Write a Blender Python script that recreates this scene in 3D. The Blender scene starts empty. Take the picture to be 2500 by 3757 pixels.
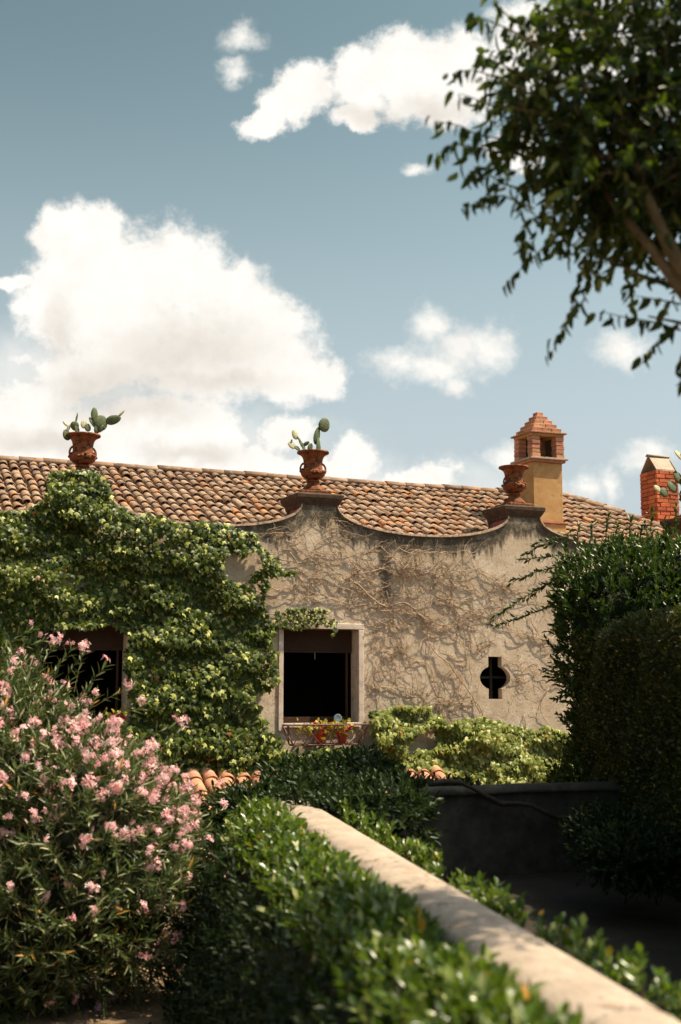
import bpy, bmesh, math, random
import numpy as np
from mathutils import Vector, Matrix, Quaternion

random.seed(7); rng = np.random.default_rng(11)
SC = bpy.context.scene
COL = SC.collection
R = math.radians

# ------------------------------------------------------------------ camera
F, CX, CY = 4700.0, 1250.0, 1878.5          # focal length and centre in photograph pixels (2500 x 3757)
PSI, PIT, EYE = R(22.4), math.atan((2520 - 1878.5) / 4700), 1.65
fv = np.array([math.sin(PSI) * math.cos(PIT), math.cos(PSI) * math.cos(PIT), math.sin(PIT)])
rv = np.array([math.cos(PSI), -math.sin(PSI), 0.0])
uv = np.cross(rv, fv)
CAM = np.array([0, 0, EYE])
cam = bpy.data.cameras.new('camera'); camo = bpy.data.objects.new('camera', cam); COL.objects.link(camo)
cam.sensor_fit = 'HORIZONTAL'; cam.sensor_width = 24.0; cam.lens = F / 2500 * 24.0
cam.clip_start = 0.05; cam.clip_end = 3000
camo.matrix_world = Matrix(((rv[0], uv[0], -fv[0], 0), (rv[1], uv[1], -fv[1], 0), (rv[2], uv[2], -fv[2], EYE), (0, 0, 0, 1)))
cam.dof.use_dof = True; cam.dof.focus_distance = 19.5; cam.dof.aperture_fstop = 1.5
SC.camera = camo

def ray(u, v): return fv + rv * ((u - CX) / F) - uv * ((v - CY) / F)
def atY(u, v, Y=18.6): d = ray(u, v); return CAM + d * (Y / d[1])
def atW(u, v, w): return CAM + ray(u, v) * w
def atZ(u, v, z): d = ray(u, v); return CAM + d * ((z - EYE) / d[2])

# ------------------------------------------------------------------ sun, sky, exposure
SUN_AZ, SUN_EL = R(115), R(60)
sdir = Vector((math.sin(SUN_AZ) * math.cos(SUN_EL), math.cos(SUN_AZ) * math.cos(SUN_EL), math.sin(SUN_EL)))
sl = bpy.data.lights.new('sun', 'SUN'); sl.energy = 5.0; sl.angle = R(0.5); sl.color = (1.0, 0.86, 0.63)
so = bpy.data.objects.new('sun', sl); COL.objects.link(so); so.rotation_euler = sdir.to_track_quat('Z', 'Y').to_euler()
so.location = (12, -4, 20)
vs = SC.view_settings
vs.view_transform = 'Standard'; vs.look = 'None'; vs.gamma = 1; vs.use_curve_mapping = False
vs.exposure = 0.72

W = bpy.data.worlds.new('World'); SC.world = W; W.use_nodes = True
wt = W.node_tree; wn = wt.nodes; wl = wt.links; wn.clear()

class G:
    """small helper to write node graphs as expressions"""
    def __init__(s, tree): s.t = tree; s.n = tree.nodes; s.l = tree.links
    def put(s, sock, val):
        if hasattr(val, 'is_linked') or hasattr(val, 'links'): s.l.new(val, sock)
        else: sock.default_value = val
    def m(s, op, a, b=0.0, c=0.0, clamp=False):
        n = s.n.new('ShaderNodeMath'); n.operation = op; n.use_clamp = clamp
        for i, x in enumerate((a, b, c)): s.put(n.inputs[i], x)
        return n.outputs[0]
    def v(s, op, a, b=(0, 0, 0), c=None, scale=None):
        n = s.n.new('ShaderNodeVectorMath'); n.operation = op
        s.put(n.inputs[0], a)
        if op not in ('LENGTH', 'NORMALIZE', 'SCALE'): s.put(n.inputs[1], b)
        if c is not None: s.put(n.inputs[2], c)
        if scale is not None: s.put(n.inputs['Scale'], scale)
        return n.outputs['Value'] if op in ('LENGTH', 'DOT_PRODUCT', 'DISTANCE') else n.outputs[0]
    def xyz(s, x=0.0, y=0.0, z=0.0):
        n = s.n.new('ShaderNodeCombineXYZ')
        for i, q in enumerate((x, y, z)): s.put(n.inputs[i], q)
        return n.outputs[0]
    def sep(s, a):
        n = s.n.new('ShaderNodeSeparateXYZ'); s.put(n.inputs[0], a); return n.outputs
    def noise(s, vec, scale=5, detail=6, rough=0.55, dist=0.0, col=False):
        n = s.n.new('ShaderNodeTexNoise'); s.put(n.inputs['Vector'], vec)
        n.inputs['Scale'].default_value = scale; n.inputs['Detail'].default_value = detail
        n.inputs['Roughness'].default_value = rough; n.inputs['Distortion'].default_value = dist
        return n.outputs['Color' if col else 'Fac']
    def voro(s, vec, scale=5, feature='F1', out='Distance'):
        n = s.n.new('ShaderNodeTexVoronoi'); n.feature = feature; s.put(n.inputs['Vector'], vec)
        n.inputs['Scale'].default_value = scale; return n.outputs[out]
    def step(s, x, a, b, lo=0.0, hi=1.0):
        n = s.n.new('ShaderNodeMapRange'); n.interpolation_type = 'SMOOTHSTEP'; s.put(n.inputs['Value'], x)
        for k, q in (('From Min', a), ('From Max', b), ('To Min', lo), ('To Max', hi)): s.put(n.inputs[k], q)
        return n.outputs[0]
    def mix(s, f, a, b, blend='MIX'):
        n = s.n.new('ShaderNodeMix'); n.data_type = 'RGBA'; n.blend_type = blend
        s.put(n.inputs[0], f); s.put(n.inputs[6], a); s.put(n.inputs[7], b); return n.outputs[2]
    def ramp(s, f, stops, interp='LINEAR'):
        n = s.n.new('ShaderNodeValToRGB'); n.color_ramp.interpolation = interp
        e = n.color_ramp.elements
        while len(e) < len(stops): e.new(0.5)
        for q, (p, c) in zip(e, stops): q.position = p; q.color = c if len(c) == 4 else (*c, 1)
        s.put(n.inputs[0], f); return n.outputs[0]

g = G(wt)
sky = wn.new('ShaderNodeTexSky'); sky.sky_type = 'NISHITA'; sky.sun_disc = False
sky.sun_elevation = SUN_EL; sky.sun_rotation = SUN_AZ; sky.altitude = 100; sky.air_density = 1.0; sky.dust_density = 2.2; sky.ozone_density = 1.2
hs = wn.new('ShaderNodeHueSaturation'); hs.inputs['Hue'].default_value = 0.435; hs.inputs['Saturation'].default_value = 0.40; hs.inputs['Value'].default_value = 1.12
wl.new(sky.outputs[0], hs.inputs['Color'])
gma = wn.new('ShaderNodeGamma'); gma.inputs['Gamma'].default_value = 2.0; wl.new(g.v('SCALE', hs.outputs[0], scale=0.2), gma.inputs['Color'])
skyc = g.v('SCALE', gma.outputs[0], scale=5.2)
D = wn.new('ShaderNodeTexCoord').outputs['Generated']
skyc = g.mix(g.m('MULTIPLY', g.step(g.sep(D)[2], .05, .50, 1, 0), .85), skyc, (5.5, 6.0, 6.35, 1))
# clouds: a field of puffs fixed to compass directions of the sky
df = g.v('DOT_PRODUCT', D, tuple(fv)); dfc = g.m('MAXIMUM', df, 0.05)
aa = g.m('DIVIDE', g.v('DOT_PRODUCT', D, tuple(rv)), dfc); bb = g.m('DIVIDE', g.v('DOT_PRODUCT', D, tuple(uv)), dfc)
ab = g.xyz(aa, bb, 0.0)
warp = g.v('MULTIPLY', g.v('SUBTRACT', g.noise(ab, 16, 8, 0.66, col=True), (0.5, 0.5, 0.5)), (0.045, 0.045, 0.0))
abw = g.v('ADD', ab, warp)
KS = 1568 / 2500 * F
def puffs(lst, soft, grow=1.0):
    acc = None
    for (x, y, rx, ry) in lst:
        c = ((x - 784) / KS, (1178 - y) / KS, 0)
        d = g.v('LENGTH', g.v('MULTIPLY', g.v('SUBTRACT', abw, c), (KS / (rx * grow), KS / (ry * grow), 0)))
        q = g.m('SUBTRACT', 1.0, d)
        acc = q if acc is None else g.m('SMOOTH_MAX', acc, q, soft)
    return acc
BIG = [(170, 560, 85, 95), (120, 540, 50, 70), (225, 520, 60, 60), (250, 640, 170, 130), (400, 620, 140, 115), (520, 680, 125, 95), (610, 740, 95, 95),
       (300, 760, 190, 130), (480, 820, 240, 125), (660, 860, 110, 80), (130, 700, 90, 130), (150, 860, 90, 80), (560, 780, 160, 130), (230, 850, 130, 70), (745, 870, 60, 55), (40, 642, 48, 20), (85, 705, 60, 30),
       (70, 960, 150, 95), (60, 1040, 220, 90), (400, 990, 150, 85), (230, 1010, 220, 95), (330, 1070, 260, 60), (490, 1030, 100, 60), (660, 1005, 70, 50), (810, 1060, 65, 55),
       (740, 1085, 110, 40), (970, 1100, 100, 40), (580, 1070, 90, 45), (710, 195, 75, 65), (605, 285, 65, 32), (665, 240, 75, 55), (825, 185, 85, 80),
       (940, 165, 110, 95), (1050, 175, 115, 110), (1000, 235, 130, 60), (815, 265, 70, 32), (1235, 100, 130, 120), (1400, 90, 170, 130), (1190, 340, 75, 45)]
SMALL = [(555, 92, 40, 28), (545, 165, 40, 20), (1005, 745, 50, 40), (1060, 795, 85, 55), (905, 830, 60, 24), (1000, 845, 75, 38), (1125, 800, 50, 48),
         (1045, 885, 36, 26), (1430, 812, 52, 38), (968, 386, 28, 14), (1500, 1045, 55, 30), (1345, 1112, 50, 26), (1412, 1110, 26, 28), (1160, 1055, 48, 32), (50, 830, 40, 22)]
n1 = g.noise(ab, 26, 9, 0.68)
big = g.m('ADD', puffs(BIG, 0.14, 1.1), g.m('MULTIPLY', g.m('SUBTRACT', n1, 0.5), 0.95))
sml = g.m('ADD', puffs(SMALL, 0.14, 1.35), g.m('MULTIPLY', g.m('SUBTRACT', g.noise(ab, 42, 7, 0.68), 0.55), 1.9))
a_big = g.step(g.m('ADD', big, g.m('MULTIPLY', g.m('SUBTRACT', g.noise(ab, 90, 6, 0.7), 0.5), 0.5)), -0.08, 0.38); a_sml = g.m('MULTIPLY', g.step(sml, -0.35, 0.95), 0.92)
front = g.step(df, 0.72, 0.85)
# the same kind of fair-weather cloud all round the rest of the sky
zz = g.sep(D)[2]; flat = g.v('SCALE', D, scale=g.m('DIVIDE', 1.0, g.m('ADD', g.m('MAXIMUM', zz, 0.0), 0.22)))
gen = g.m('MULTIPLY', g.step(g.noise(flat, 1.7, 8, 0.6), 0.57, 0.74), g.step(zz, 0.0, 0.08))
veil = g.m('MULTIPLY', g.step(g.m('ADD', puffs([(260, 1060, 560, 130), (800, 1120, 420, 70), (150, 900, 300, 160)], .3), g.m('MULTIPLY', g.m('SUBTRACT', g.noise(ab, 12, 8, .65), .5), 1.4)), -0.3, 0.7), 0.62)
al = g.m('ADD', g.m('MULTIPLY', g.m('MAXIMUM', veil, g.m('MAXIMUM', a_big, a_sml)), front), g.m('MULTIPLY', gen, g.m('SUBTRACT', 1.0, front)), clamp=True)
SHADE = [(440, 800, 260, 95), (260, 880, 240, 75), (300, 945, 230, 50), (100, 1010, 170, 40), (860, 262, 110, 34), (1010, 262, 100, 42), (130, 760, 50, 110), (520, 880, 200, 50), (420, 1040, 160, 30)]
shd = g.m('ADD', puffs(SHADE, 0.3), g.m('MULTIPLY', g.m('SUBTRACT', g.noise(ab, 16, 5, 0.55), 0.5), 1.3))
lit = g.m('MULTIPLY', g.step(shd, -0.35, 1.0, 1.0, 0.78), g.step(n1, 0.3, 0.6, 0.94, 1.05))
cloudc = g.v('SCALE', g.mix(g.step(shd, -0.2, 0.8), (1.0, 0.965, 0.90, 1), (1.0, 0.94, 0.86, 1)), scale=g.m('MULTIPLY', lit, 9.6))
skyc2 = g.mix(al, skyc, cloudc)
bg = wn.new('ShaderNodeBackground'); bg.inputs['Strength'].default_value = 0.066
wl.new(skyc2, bg.inputs['Color'])
wo = wn.new('ShaderNodeOutputWorld'); wl.new(bg.outputs[0], wo.inputs[0])
W.cycles.sampling_method = 'MANUAL'; W.cycles.sample_map_resolution = 512

# ------------------------------------------------------------------ materials
def mat(name, rough=0.85, spec=0.3):
    m = bpy.data.materials.new(name); m.use_nodes = True
    t = m.node_tree; q = G(t); b = t.nodes['Principled BSDF']
    b.inputs['Roughness'].default_value = rough; b.inputs['Specular IOR Level'].default_value = spec
    return m, q, b
def coords(q, kind='Object'): return q.n.new('ShaderNodeTexCoord').outputs[kind]
def wpos(q): return q.n.new('ShaderNodeNewGeometry').outputs['Position']
def bump(q, b, h, strength=0.5, dist=0.02):
    n = q.n.new('ShaderNodeBump'); n.inputs['Strength'].default_value = strength; n.inputs['Distance'].default_value = dist
    q.put(n.inputs['Height'], h); q.l.new(n.outputs[0], b.inputs['Normal'])
def rnd(q):
    a = q.n.new('ShaderNodeAttribute'); a.attribute_name = 'rnd'
    o = q.n.new('ShaderNodeObjectInfo')
    return q.m('FRACT', q.m('ADD', a.outputs['Fac'], o.outputs['Random']))
PED = [-0.09, 3.61, 7.31, 11.01, 14.71]; PITCH = 3.7; YF = 18.6; WT = 0.46
PROF = [(0, 4.47), (.30, 4.47), (.33, 4.40), (.40, 4.335), (.50, 4.28), (.64, 4.225), (.82, 4.175), (1.08, 4.127), (1.35, 4.098), (1.6, 4.082), (1.85, 4.078)]
def top(x):
    d = min(abs(x - c) for c in PED + [18.41]); d = min(d, 1.85)
    return float(np.interp(d, [p[0] for p in PROF], [p[1] for p in PROF]))

def m_plaster():
    m, q, b = mat('weathered_plaster', 0.93, 0.15)
    P = wpos(q); x, y, z = q.sep(P)
    big = q.noise(P, 0.9, 6, 0.6); med = q.noise(P, 4.5, 8, 0.65); fine = q.noise(P, 60, 4, 0.7); sp = q.noise(P, 22, 6, 0.75)
    base = q.ramp(med, [(0.25, (.40, .31, .215)), (0.5, (.57, .46, .335)), (0.75, (.70, .58, .445))])
    base = q.mix(q.step(big, .42, .62, 0, .5), base, (.44, .335, .235, 1))
    base = q.mix(q.step(q.noise(P, 2.2, 8, .7), .56, .66, 0, .55), base, (.70, .62, .51, 1))
    base = q.mix(q.step(sp, .53, .66, 0, .75), base, (.22, .165, .11, 1))
    base = q.mix(q.step(fine, .52, .7, 0, .35), base, (.16, .12, .085, 1))
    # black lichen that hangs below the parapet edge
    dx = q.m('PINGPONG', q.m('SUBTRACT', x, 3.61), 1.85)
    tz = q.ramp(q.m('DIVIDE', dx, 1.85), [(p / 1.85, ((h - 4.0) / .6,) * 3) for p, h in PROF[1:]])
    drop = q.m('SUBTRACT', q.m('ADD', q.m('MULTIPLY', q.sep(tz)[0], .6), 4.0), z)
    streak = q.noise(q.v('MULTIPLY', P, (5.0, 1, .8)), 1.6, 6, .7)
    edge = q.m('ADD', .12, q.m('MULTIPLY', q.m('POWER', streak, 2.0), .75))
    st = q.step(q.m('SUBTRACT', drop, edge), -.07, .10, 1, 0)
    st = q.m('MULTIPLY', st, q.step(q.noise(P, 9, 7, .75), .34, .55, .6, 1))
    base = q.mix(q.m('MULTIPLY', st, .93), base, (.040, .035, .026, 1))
    # cast shadow of the vine clump, painted into the plaster colour
    shadow_dx = q.m('ADD', q.m('SUBTRACT', x, 8.44), q.m('MULTIPLY', q.m('SUBTRACT', q.noise(P, 3.0, 5, .7), .5), .55))
    vine_shadow = q.m('MULTIPLY', q.step(q.m('ABSOLUTE', shadow_dx), .06, .18, 1, 0), q.step(z, 2.75, 3.2))
    base = q.mix(q.m('MULTIPLY', vine_shadow, .85), base, (.075, .06, .045, 1))
    # hairline cracks
    cr = q.voro(q.v('ADD', P, q.v('SCALE', q.noise(P, 3, 4, .6, col=True), scale=.5)), 1.1, 'DISTANCE_TO_EDGE')
    crk = q.m('MULTIPLY', q.step(cr, .002, .010, 1, 0), q.step(q.noise(P, 1.3, 3), .5, .58))
    base = q.mix(q.m('MULTIPLY', crk, .7), base, (.10, .075, .05, 1))
    q.l.new(base, b.inputs['Base Color'])
    bump(q, b, q.m('ADD', q.m('MULTIPLY', med, .9), q.m('ADD', q.m('MULTIPLY', fine, .35), q.m('MULTIPLY', sp, .5))), .55, .02)
    return m
def m_simple(name, cols, scale=6, rough=.9, spec=.2, bs=.4, bd=.01, dark=None, obj=True, var=0.0, detail=7):
    m, q, b = mat(name, rough, spec)
    P = coords(q) if obj else wpos(q)
    n = q.noise(P, scale, detail, .65); k = len(cols)
    c = q.ramp(n, [(.28 + .44 * i / max(1, k - 1), cc) for i, cc in enumerate(cols)])
    if dark: c = q.mix(q.step(q.noise(P, scale * 1.9, 7, .7), dark[1], dark[1] + .1, 0, dark[2]), c, (*dark[0], 1))
    if var:
        r = q.n.new('ShaderNodeObjectInfo').outputs['Random']
        h = q.n.new('ShaderNodeHueSaturation'); q.put(h.inputs['Hue'], q.m('ADD', .5 - var * .008, q.m('MULTIPLY', r, var * .022)))
        q.put(h.inputs['Value'], q.m('ADD', 1 - var * .35, q.m('MULTIPLY', q.m('FRACT', q.m('MULTIPLY', r, 7.3)), var * .7)))
        q.put(h.inputs['Color'], c); c = h.outputs[0]
    q.l.new(c, b.inputs['Base Color'])
    bump(q, b, q.m('ADD', n, q.m('MULTIPLY', q.noise(P, scale * 8, 4, .7), .4)), bs, bd)
    return m
def m_coping():
    m, q, b = mat('coping_render', .93, .12)
    P = wpos(q); n = q.noise(P, 4, 8, .68)
    c = q.ramp(n, [(.28, (.27, .215, .165)), (.5, (.39, .315, .245)), (.72, (.47, .39, .31))])
    c = q.mix(q.step(q.noise(P, 6, 7, .7), .54, .66, 0, .65), c, (.33, .21, .12, 1))
    c = q.mix(q.step(q.noise(P, 26, 6, .75), .55, .66, 0, .7), c, (.17, .14, .11, 1))
    c = q.mix(q.step(q.noise(P, 14, 7, .75), .60, .66, 0, .6), c, (.50, .47, .40, 1))
    cr = q.voro(q.v('ADD', P, q.v('SCALE', q.noise(P, 5, 5, .6, col=True), scale=.35)), 1.6, 'DISTANCE_TO_EDGE')
    k = q.m('MULTIPLY', q.step(cr, .003, .012, 1, 0), q.step(q.noise(P, 2.0, 3), .47, .55))
    c = q.mix(q.m('MULTIPLY', k, .75), c, (.09, .07, .05, 1))
    q.l.new(c, b.inputs['Base Color']); bump(q, b, q.m('SUBTRACT', q.m('ADD', n, q.m('MULTIPLY', q.noise(P, 50, 5, .75), .5)), k), .8, .02)
    return m
def m_tile():
    m, q, b = mat('clay_roof_tile', .9, .2)
    P = wpos(q); r = rnd(q)
    c = q.ramp(r, [(0, (.19, .12, .08)), (.35, (.28, .18, .115)), (.7, (.36, .25, .17)), (1, (.30, .15, .075))])
    c = q.mix(q.step(q.noise(P, 7, 6, .7), .5, .62, 0, .6), c, (.40, .325, .25, 1))
    c = q.mix(q.step(q.noise(P, 13, 6, .7), .56, .66, 0, .85), c, (.10, .075, .055, 1))
    c = q.mix(q.step(q.m('ADD', q.noise(P, 4.5, 6, .7), q.m('MULTIPLY', r, .06)), .60, .68, 0, .85), c, (.60, .23, .055, 1))
    q.l.new(c, b.inputs['Base Color']); bump(q, b, q.noise(P, 45, 5, .7), .5, .01); return m
def m_leaf(name, c0, c1, gloss=.4, trans=.25, tcol=None, hi=None, spec=.22, yellow=None):
    m, q, b = mat(name, gloss, spec)
    r = rnd(q)
    c = q.mix(r, (*c0, 1), (*c1, 1))
    if hi: c = q.mix(q.step(r, .80, .95), c, (*hi, 1))
    if yellow: c = q.mix(q.step(q.m('FRACT', q.m('MULTIPLY', r, 17.3)), 1 - yellow[1], 1 - yellow[1] + .01), c, (*yellow[0], 1))
    q.l.new(c, b.inputs['Base Color'])
    if trans:
        tr = q.n.new('ShaderNodeBsdfTranslucent'); q.put(tr.inputs['Color'], q.mix(.65, c, (*(tcol or (.18, .30, .03)), 1)))
        mx = q.n.new('ShaderNodeMixShader'); mx.inputs[0].default_value = trans
        q.l.new(b.outputs[0], mx.inputs[1]); q.l.new(tr.outputs[0], mx.inputs[2])
        q.l.new(mx.outputs[0], q.n['Material Output'].inputs[0])
    return m

M = {}
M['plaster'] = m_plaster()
M['red_plaster'] = m_simple('red_limewash', [(.30, .06, .06), (.40, .10, .09), (.24, .10, .08)], 7, dark=((.10, .05, .04), .52, .7))
M['coping_edge'] = m_simple('lichened_coping', [(.16, .12, .09), (.34, .24, .17), (.46, .34, .25)], 12, dark=((.05, .04, .03), .5, .8), obj=False)
M['cap'] = m_simple('blackened_stone', [(.035, .028, .022), (.075, .05, .034), (.13, .075, .045)], 14, dark=((.30, .20, .07), .66, .8))
M['frame'] = m_simple('travertine', [(.42, .34, .27), (.58, .48, .39), (.66, .56, .46)], 9, dark=((.20, .15, .11), .55, .6))
M['tile'] = m_tile()
M['urn'] = m_simple('urn_terracotta', [(.13, .042, .015), (.23, .075, .028), (.30, .11, .046)], 7, .8, dark=((.05, .025, .012), .48, .9))
M['soil'] = m_simple('soil', [(.05, .035, .02), (.10, .07, .045)], 18)
M['brick'] = m_simple('red_brick', [(.36, .085, .035), (.48, .13, .055), (.40, .10, .045)], 9, var=.9, dark=((.20, .06, .03), .56, .5))
M['brick_pink'] = m_simple('pale_brick', [(.36, .13, .07), (.48, .22, .13), (.54, .31, .20)], 9, var=.9, dark=((.14, .08, .05), .52, .6))
M['mortar'] = m_simple('dark_mortar', [(.05, .04, .03), (.10, .08, .06)], 30)
M['mortar_pale'] = m_simple('lime_mortar', [(.25, .18, .12), (.36, .27, .19)], 30)
M['ochre'] = m_simple('ochre_render', [(.36, .20, .075), (.45, .265, .105), (.52, .34, .155)], 4, dark=((.25, .16, .08), .53, .6))
M['slab'] = m_simple('clay_slab', [(.34, .26, .19), (.46, .37, .28)], 8, dark=((.2, .13, .08), .57, .5))
M['iron'] = m_simple('rusty_iron', [(.05, .03, .022), (.12, .06, .04), (.2, .09, .05)], 25, .7, .4)
M['wood'] = m_simple('brown_wood', [(.05, .024, .014), (.09, .042, .025)], 14, .6)
M['board'] = m_simple('weathered_board', [(.25, .14, .07), (.42, .26, .14)], 12)
M['blind'] = m_simple('brown_blind', [(.045, .025, .018), (.065, .038, .026)], 30)
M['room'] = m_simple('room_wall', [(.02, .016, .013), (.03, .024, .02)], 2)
M['pot'] = m_simple('red_pot', [(.50, .03, .025), (.60, .05, .035)], 5, .5, .4)
M['glass_disc'] = m_simple('blue_grey_glaze', [(.10, .15, .18), (.22, .28, .31)], 30, .3, .5)
M['cactus'] = m_simple('cactus_skin', [(.045, .07, .028), (.085, .115, .05), (.15, .15, .075)], 26, .7, .3, dark=((.30, .24, .13), .60, .7))
M['cactus_pale'] = m_simple('cactus_pale', [(.25, .25, .13), (.40, .38, .22), (.50, .46, .30)], 30, .7, .3)
M['stem'] = m_simple('dry_stem', [(.19, .13, .08), (.38, .27, .175), (.55, .42, .29)], 20, obj=False)
M['bark'] = m_simple('tree_bark', [(.055, .042, .022), (.115, .085, .046), (.16, .12, .066)], 16, obj=False, bs=.8)
M['twig'] = m_simple('green_twig', [(.10, .075, .03), (.16, .13, .05)], 20)
M['core'] = m_simple('dark_core_fill', [(.008, .010, .004), (.018, .022, .009)], 20)  # added solid filler, near-black so the insides of shrubs read as shade
M['coping'] = m_coping()
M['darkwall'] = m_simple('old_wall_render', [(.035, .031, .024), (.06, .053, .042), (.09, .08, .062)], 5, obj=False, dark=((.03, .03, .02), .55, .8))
M['earth'] = m_simple('garden_earth', [(.14, .09, .05), (.22, .15, .09), (.30, .215, .135)], 2.5, obj=False, bs=.8, bd=.03, dark=((.07, .05, .03), .56, .6))
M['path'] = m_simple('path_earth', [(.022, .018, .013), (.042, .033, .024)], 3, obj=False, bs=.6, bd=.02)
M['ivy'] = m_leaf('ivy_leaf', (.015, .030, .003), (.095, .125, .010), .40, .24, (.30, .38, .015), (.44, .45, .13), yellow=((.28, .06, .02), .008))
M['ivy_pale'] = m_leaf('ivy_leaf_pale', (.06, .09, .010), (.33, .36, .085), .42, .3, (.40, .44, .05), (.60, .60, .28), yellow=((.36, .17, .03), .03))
M['laurel'] = m_leaf('laurel_leaf', (.012, .030, .007), (.042, .072, .011), .32, .15, (.16, .28, .02), (.09, .14, .03), yellow=((.22, .15, .03), .012))
M['box'] = m_leaf('box_leaf', (.014, .022, .005), (.050, .055, .010), .45, .15, (.20, .24, .02), (.12, .12, .03), yellow=((.30, .18, .03), .03))
M['oleander'] = m_leaf('oleander_leaf', (.026, .046, .011), (.085, .11, .032), .38, .15, (.20, .28, .04), (.38, .38, .21), yellow=((.34, .18, .04), .03))
M['petal'] = m_leaf('oleander_petal', (.88, .42, .44), (.96, .70, .68), .6, .4, (.9, .5, .5), (.97, .86, .80), spec=.2)
M['red_petal'] = m_leaf('geranium_petal', (.55, .01, .03), (.70, .05, .12), .6, .3, (.7, .02, .05), spec=.2)
M['geranium'] = m_leaf('geranium_leaf', (.15, .16, .02), (.34, .26, .03), .5, .3, (.5, .35, .02), (.48, .28, .04))
M['pitto'] = m_leaf('pittosporum_leaf', (.022, .050, .006), (.085, .135, .014), .27, .25, (.26, .40, .02), (.34, .36, .14), spec=.4, yellow=((.40, .20, .03), .02))
M['tree_leaf'] = m_leaf('tree_leaf', (.006, .015, .0025), (.024, .044, .006), .33, .24, (.20, .32, .015), (.16, .19, .05))

# ------------------------------------------------------------------ mesh helpers
def tag(o, label=None, cat=None, group=None, kind=None):
    if label: o['label'] = label
    if cat: o['category'] = cat
    if group: o['group'] = group
    if kind: o['kind'] = kind
    return o
def root(name, label, cat, loc=(0, 0, 0), group=None):
    o = bpy.data.objects.new(name, None); COL.objects.link(o); o.location = tuple(float(x) for x in loc); o.empty_display_size = .1
    return tag(o, label, cat, group)
def world_off(p):
    v = Vector((0, 0, 0))
    while p is not None: v += Vector(p.location); p = p.parent
    return v
class MB:
    """collects shapes in world coordinates"""
    def __init__(s): s.v = []; s.f = []; s.mi = []
    def add(s, v, f, mi=0):
        k = len(s.v); s.v += [tuple(map(float, p)) for p in v]; s.f += [tuple(i + k for i in q) for q in f]; s.mi += [mi] * len(f); return s
    def box(s, a, b, mi=0):
        x0, y0, z0 = a; x1, y1, z1 = b
        return s.add([(x0, y0, z0), (x1, y0, z0), (x1, y1, z0), (x0, y1, z0), (x0, y0, z1), (x1, y0, z1), (x1, y1, z1), (x0, y1, z1)],
                     [(0, 3, 2, 1), (4, 5, 6, 7), (0, 1, 5, 4), (1, 2, 6, 5), (2, 3, 7, 6), (3, 0, 4, 7)], mi)
    def rings(s, rs, cap=True, mi=0, closed=True):
        n = len(rs[0]); v = [p for r in rs for p in r]; f = []
        for i in range(len(rs) - 1):
            for j in range(n if closed else n - 1):
                k = (j + 1) % n; f.append((i * n + j, i * n + k, (i + 1) * n + k, (i + 1) * n + j))
        if cap and closed: f.append(tuple(reversed(range(n)))); f.append(tuple((len(rs) - 1) * n + j for j in range(n)))
        return s.add(v, f, mi)
    def tube(s, pts, rad, seg=6, mi=0):
        pts = [Vector(p) for p in pts]; rs = []
        rad = rad if hasattr(rad, '__len__') else [rad] * len(pts)
        ref = Vector((.3, .2, 1)).normalized()
        for i, p in enumerate(pts):
            t = (pts[min(i + 1, len(pts) - 1)] - pts[max(i - 1, 0)])
            t = t.normalized() if t.length > 1e-9 else Vector((0, 0, 1))
            a = t.cross(ref)
            if a.length < .05: a = t.cross(Vector((1, 0, 0)))
            a.normalize(); b = t.cross(a)
            rs.append([p + (a * math.cos(k * 2 * math.pi / seg) + b * math.sin(k * 2 * math.pi / seg)) * rad[i] for k in range(seg)])
        return s.rings(rs, True, mi)
    def lathe(s, prof, c, seg=28, mi=0, fn=None):
        rs = []
        for (r, z) in prof:
            rs.append([(c[0] + (r * (fn(a, z) if fn else 1)) * math.cos(a), c[1] + (r * (fn(a, z) if fn else 1)) * math.sin(a), c[2] + z) for a in (k * 2 * math.pi / seg for k in range(seg))])
        return s.rings(rs, True, mi)
    def square(s, prof, c, mi=0):
        return s.rings([[(c[0] + r * a, c[1] + r * b, c[2] + z) for a, b in ((-1, -1), (1, -1), (1, 1), (-1, 1))] for r, z in prof], True, mi)
    def build(s, name, m, parent=None, smooth=False, kind=None, bevel=0, label=None):
        off = world_off(parent)
        me = bpy.data.meshes.new(name); me.from_pydata([(x - off.x, y - off.y, z - off.z) for x, y, z in s.v], [], s.f)
        for x in (m if isinstance(m, (list, tuple)) else [m]): me.materials.append(x)
        me.polygons.foreach_set('material_index', s.mi)
        if smooth: me.polygons.foreach_set('use_smooth', [True] * len(s.f))
        me.update(); o = bpy.data.objects.new(name, me); COL.objects.link(o); o.parent = parent
        if smooth == 'auto':
            md = o.modifiers.new('es', 'EDGE_SPLIT'); md.split_angle = R(38)
        if bevel:
            md = o.modifiers.new('bv', 'BEVEL'); md.width = bevel; md.segments = 2; md.limit_method = 'ANGLE'
        return tag(o, label, None, None, kind)
def instance(mesh, name, parent, mw):
    """an object that shares mesh data, world matrix mw, under parent (roots are only translated)"""
    o = bpy.data.objects.new(name, mesh); COL.objects.link(o); o.parent = parent
    o.matrix_local = Matrix.Translation(-world_off(parent)) @ mw
    return o

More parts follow.
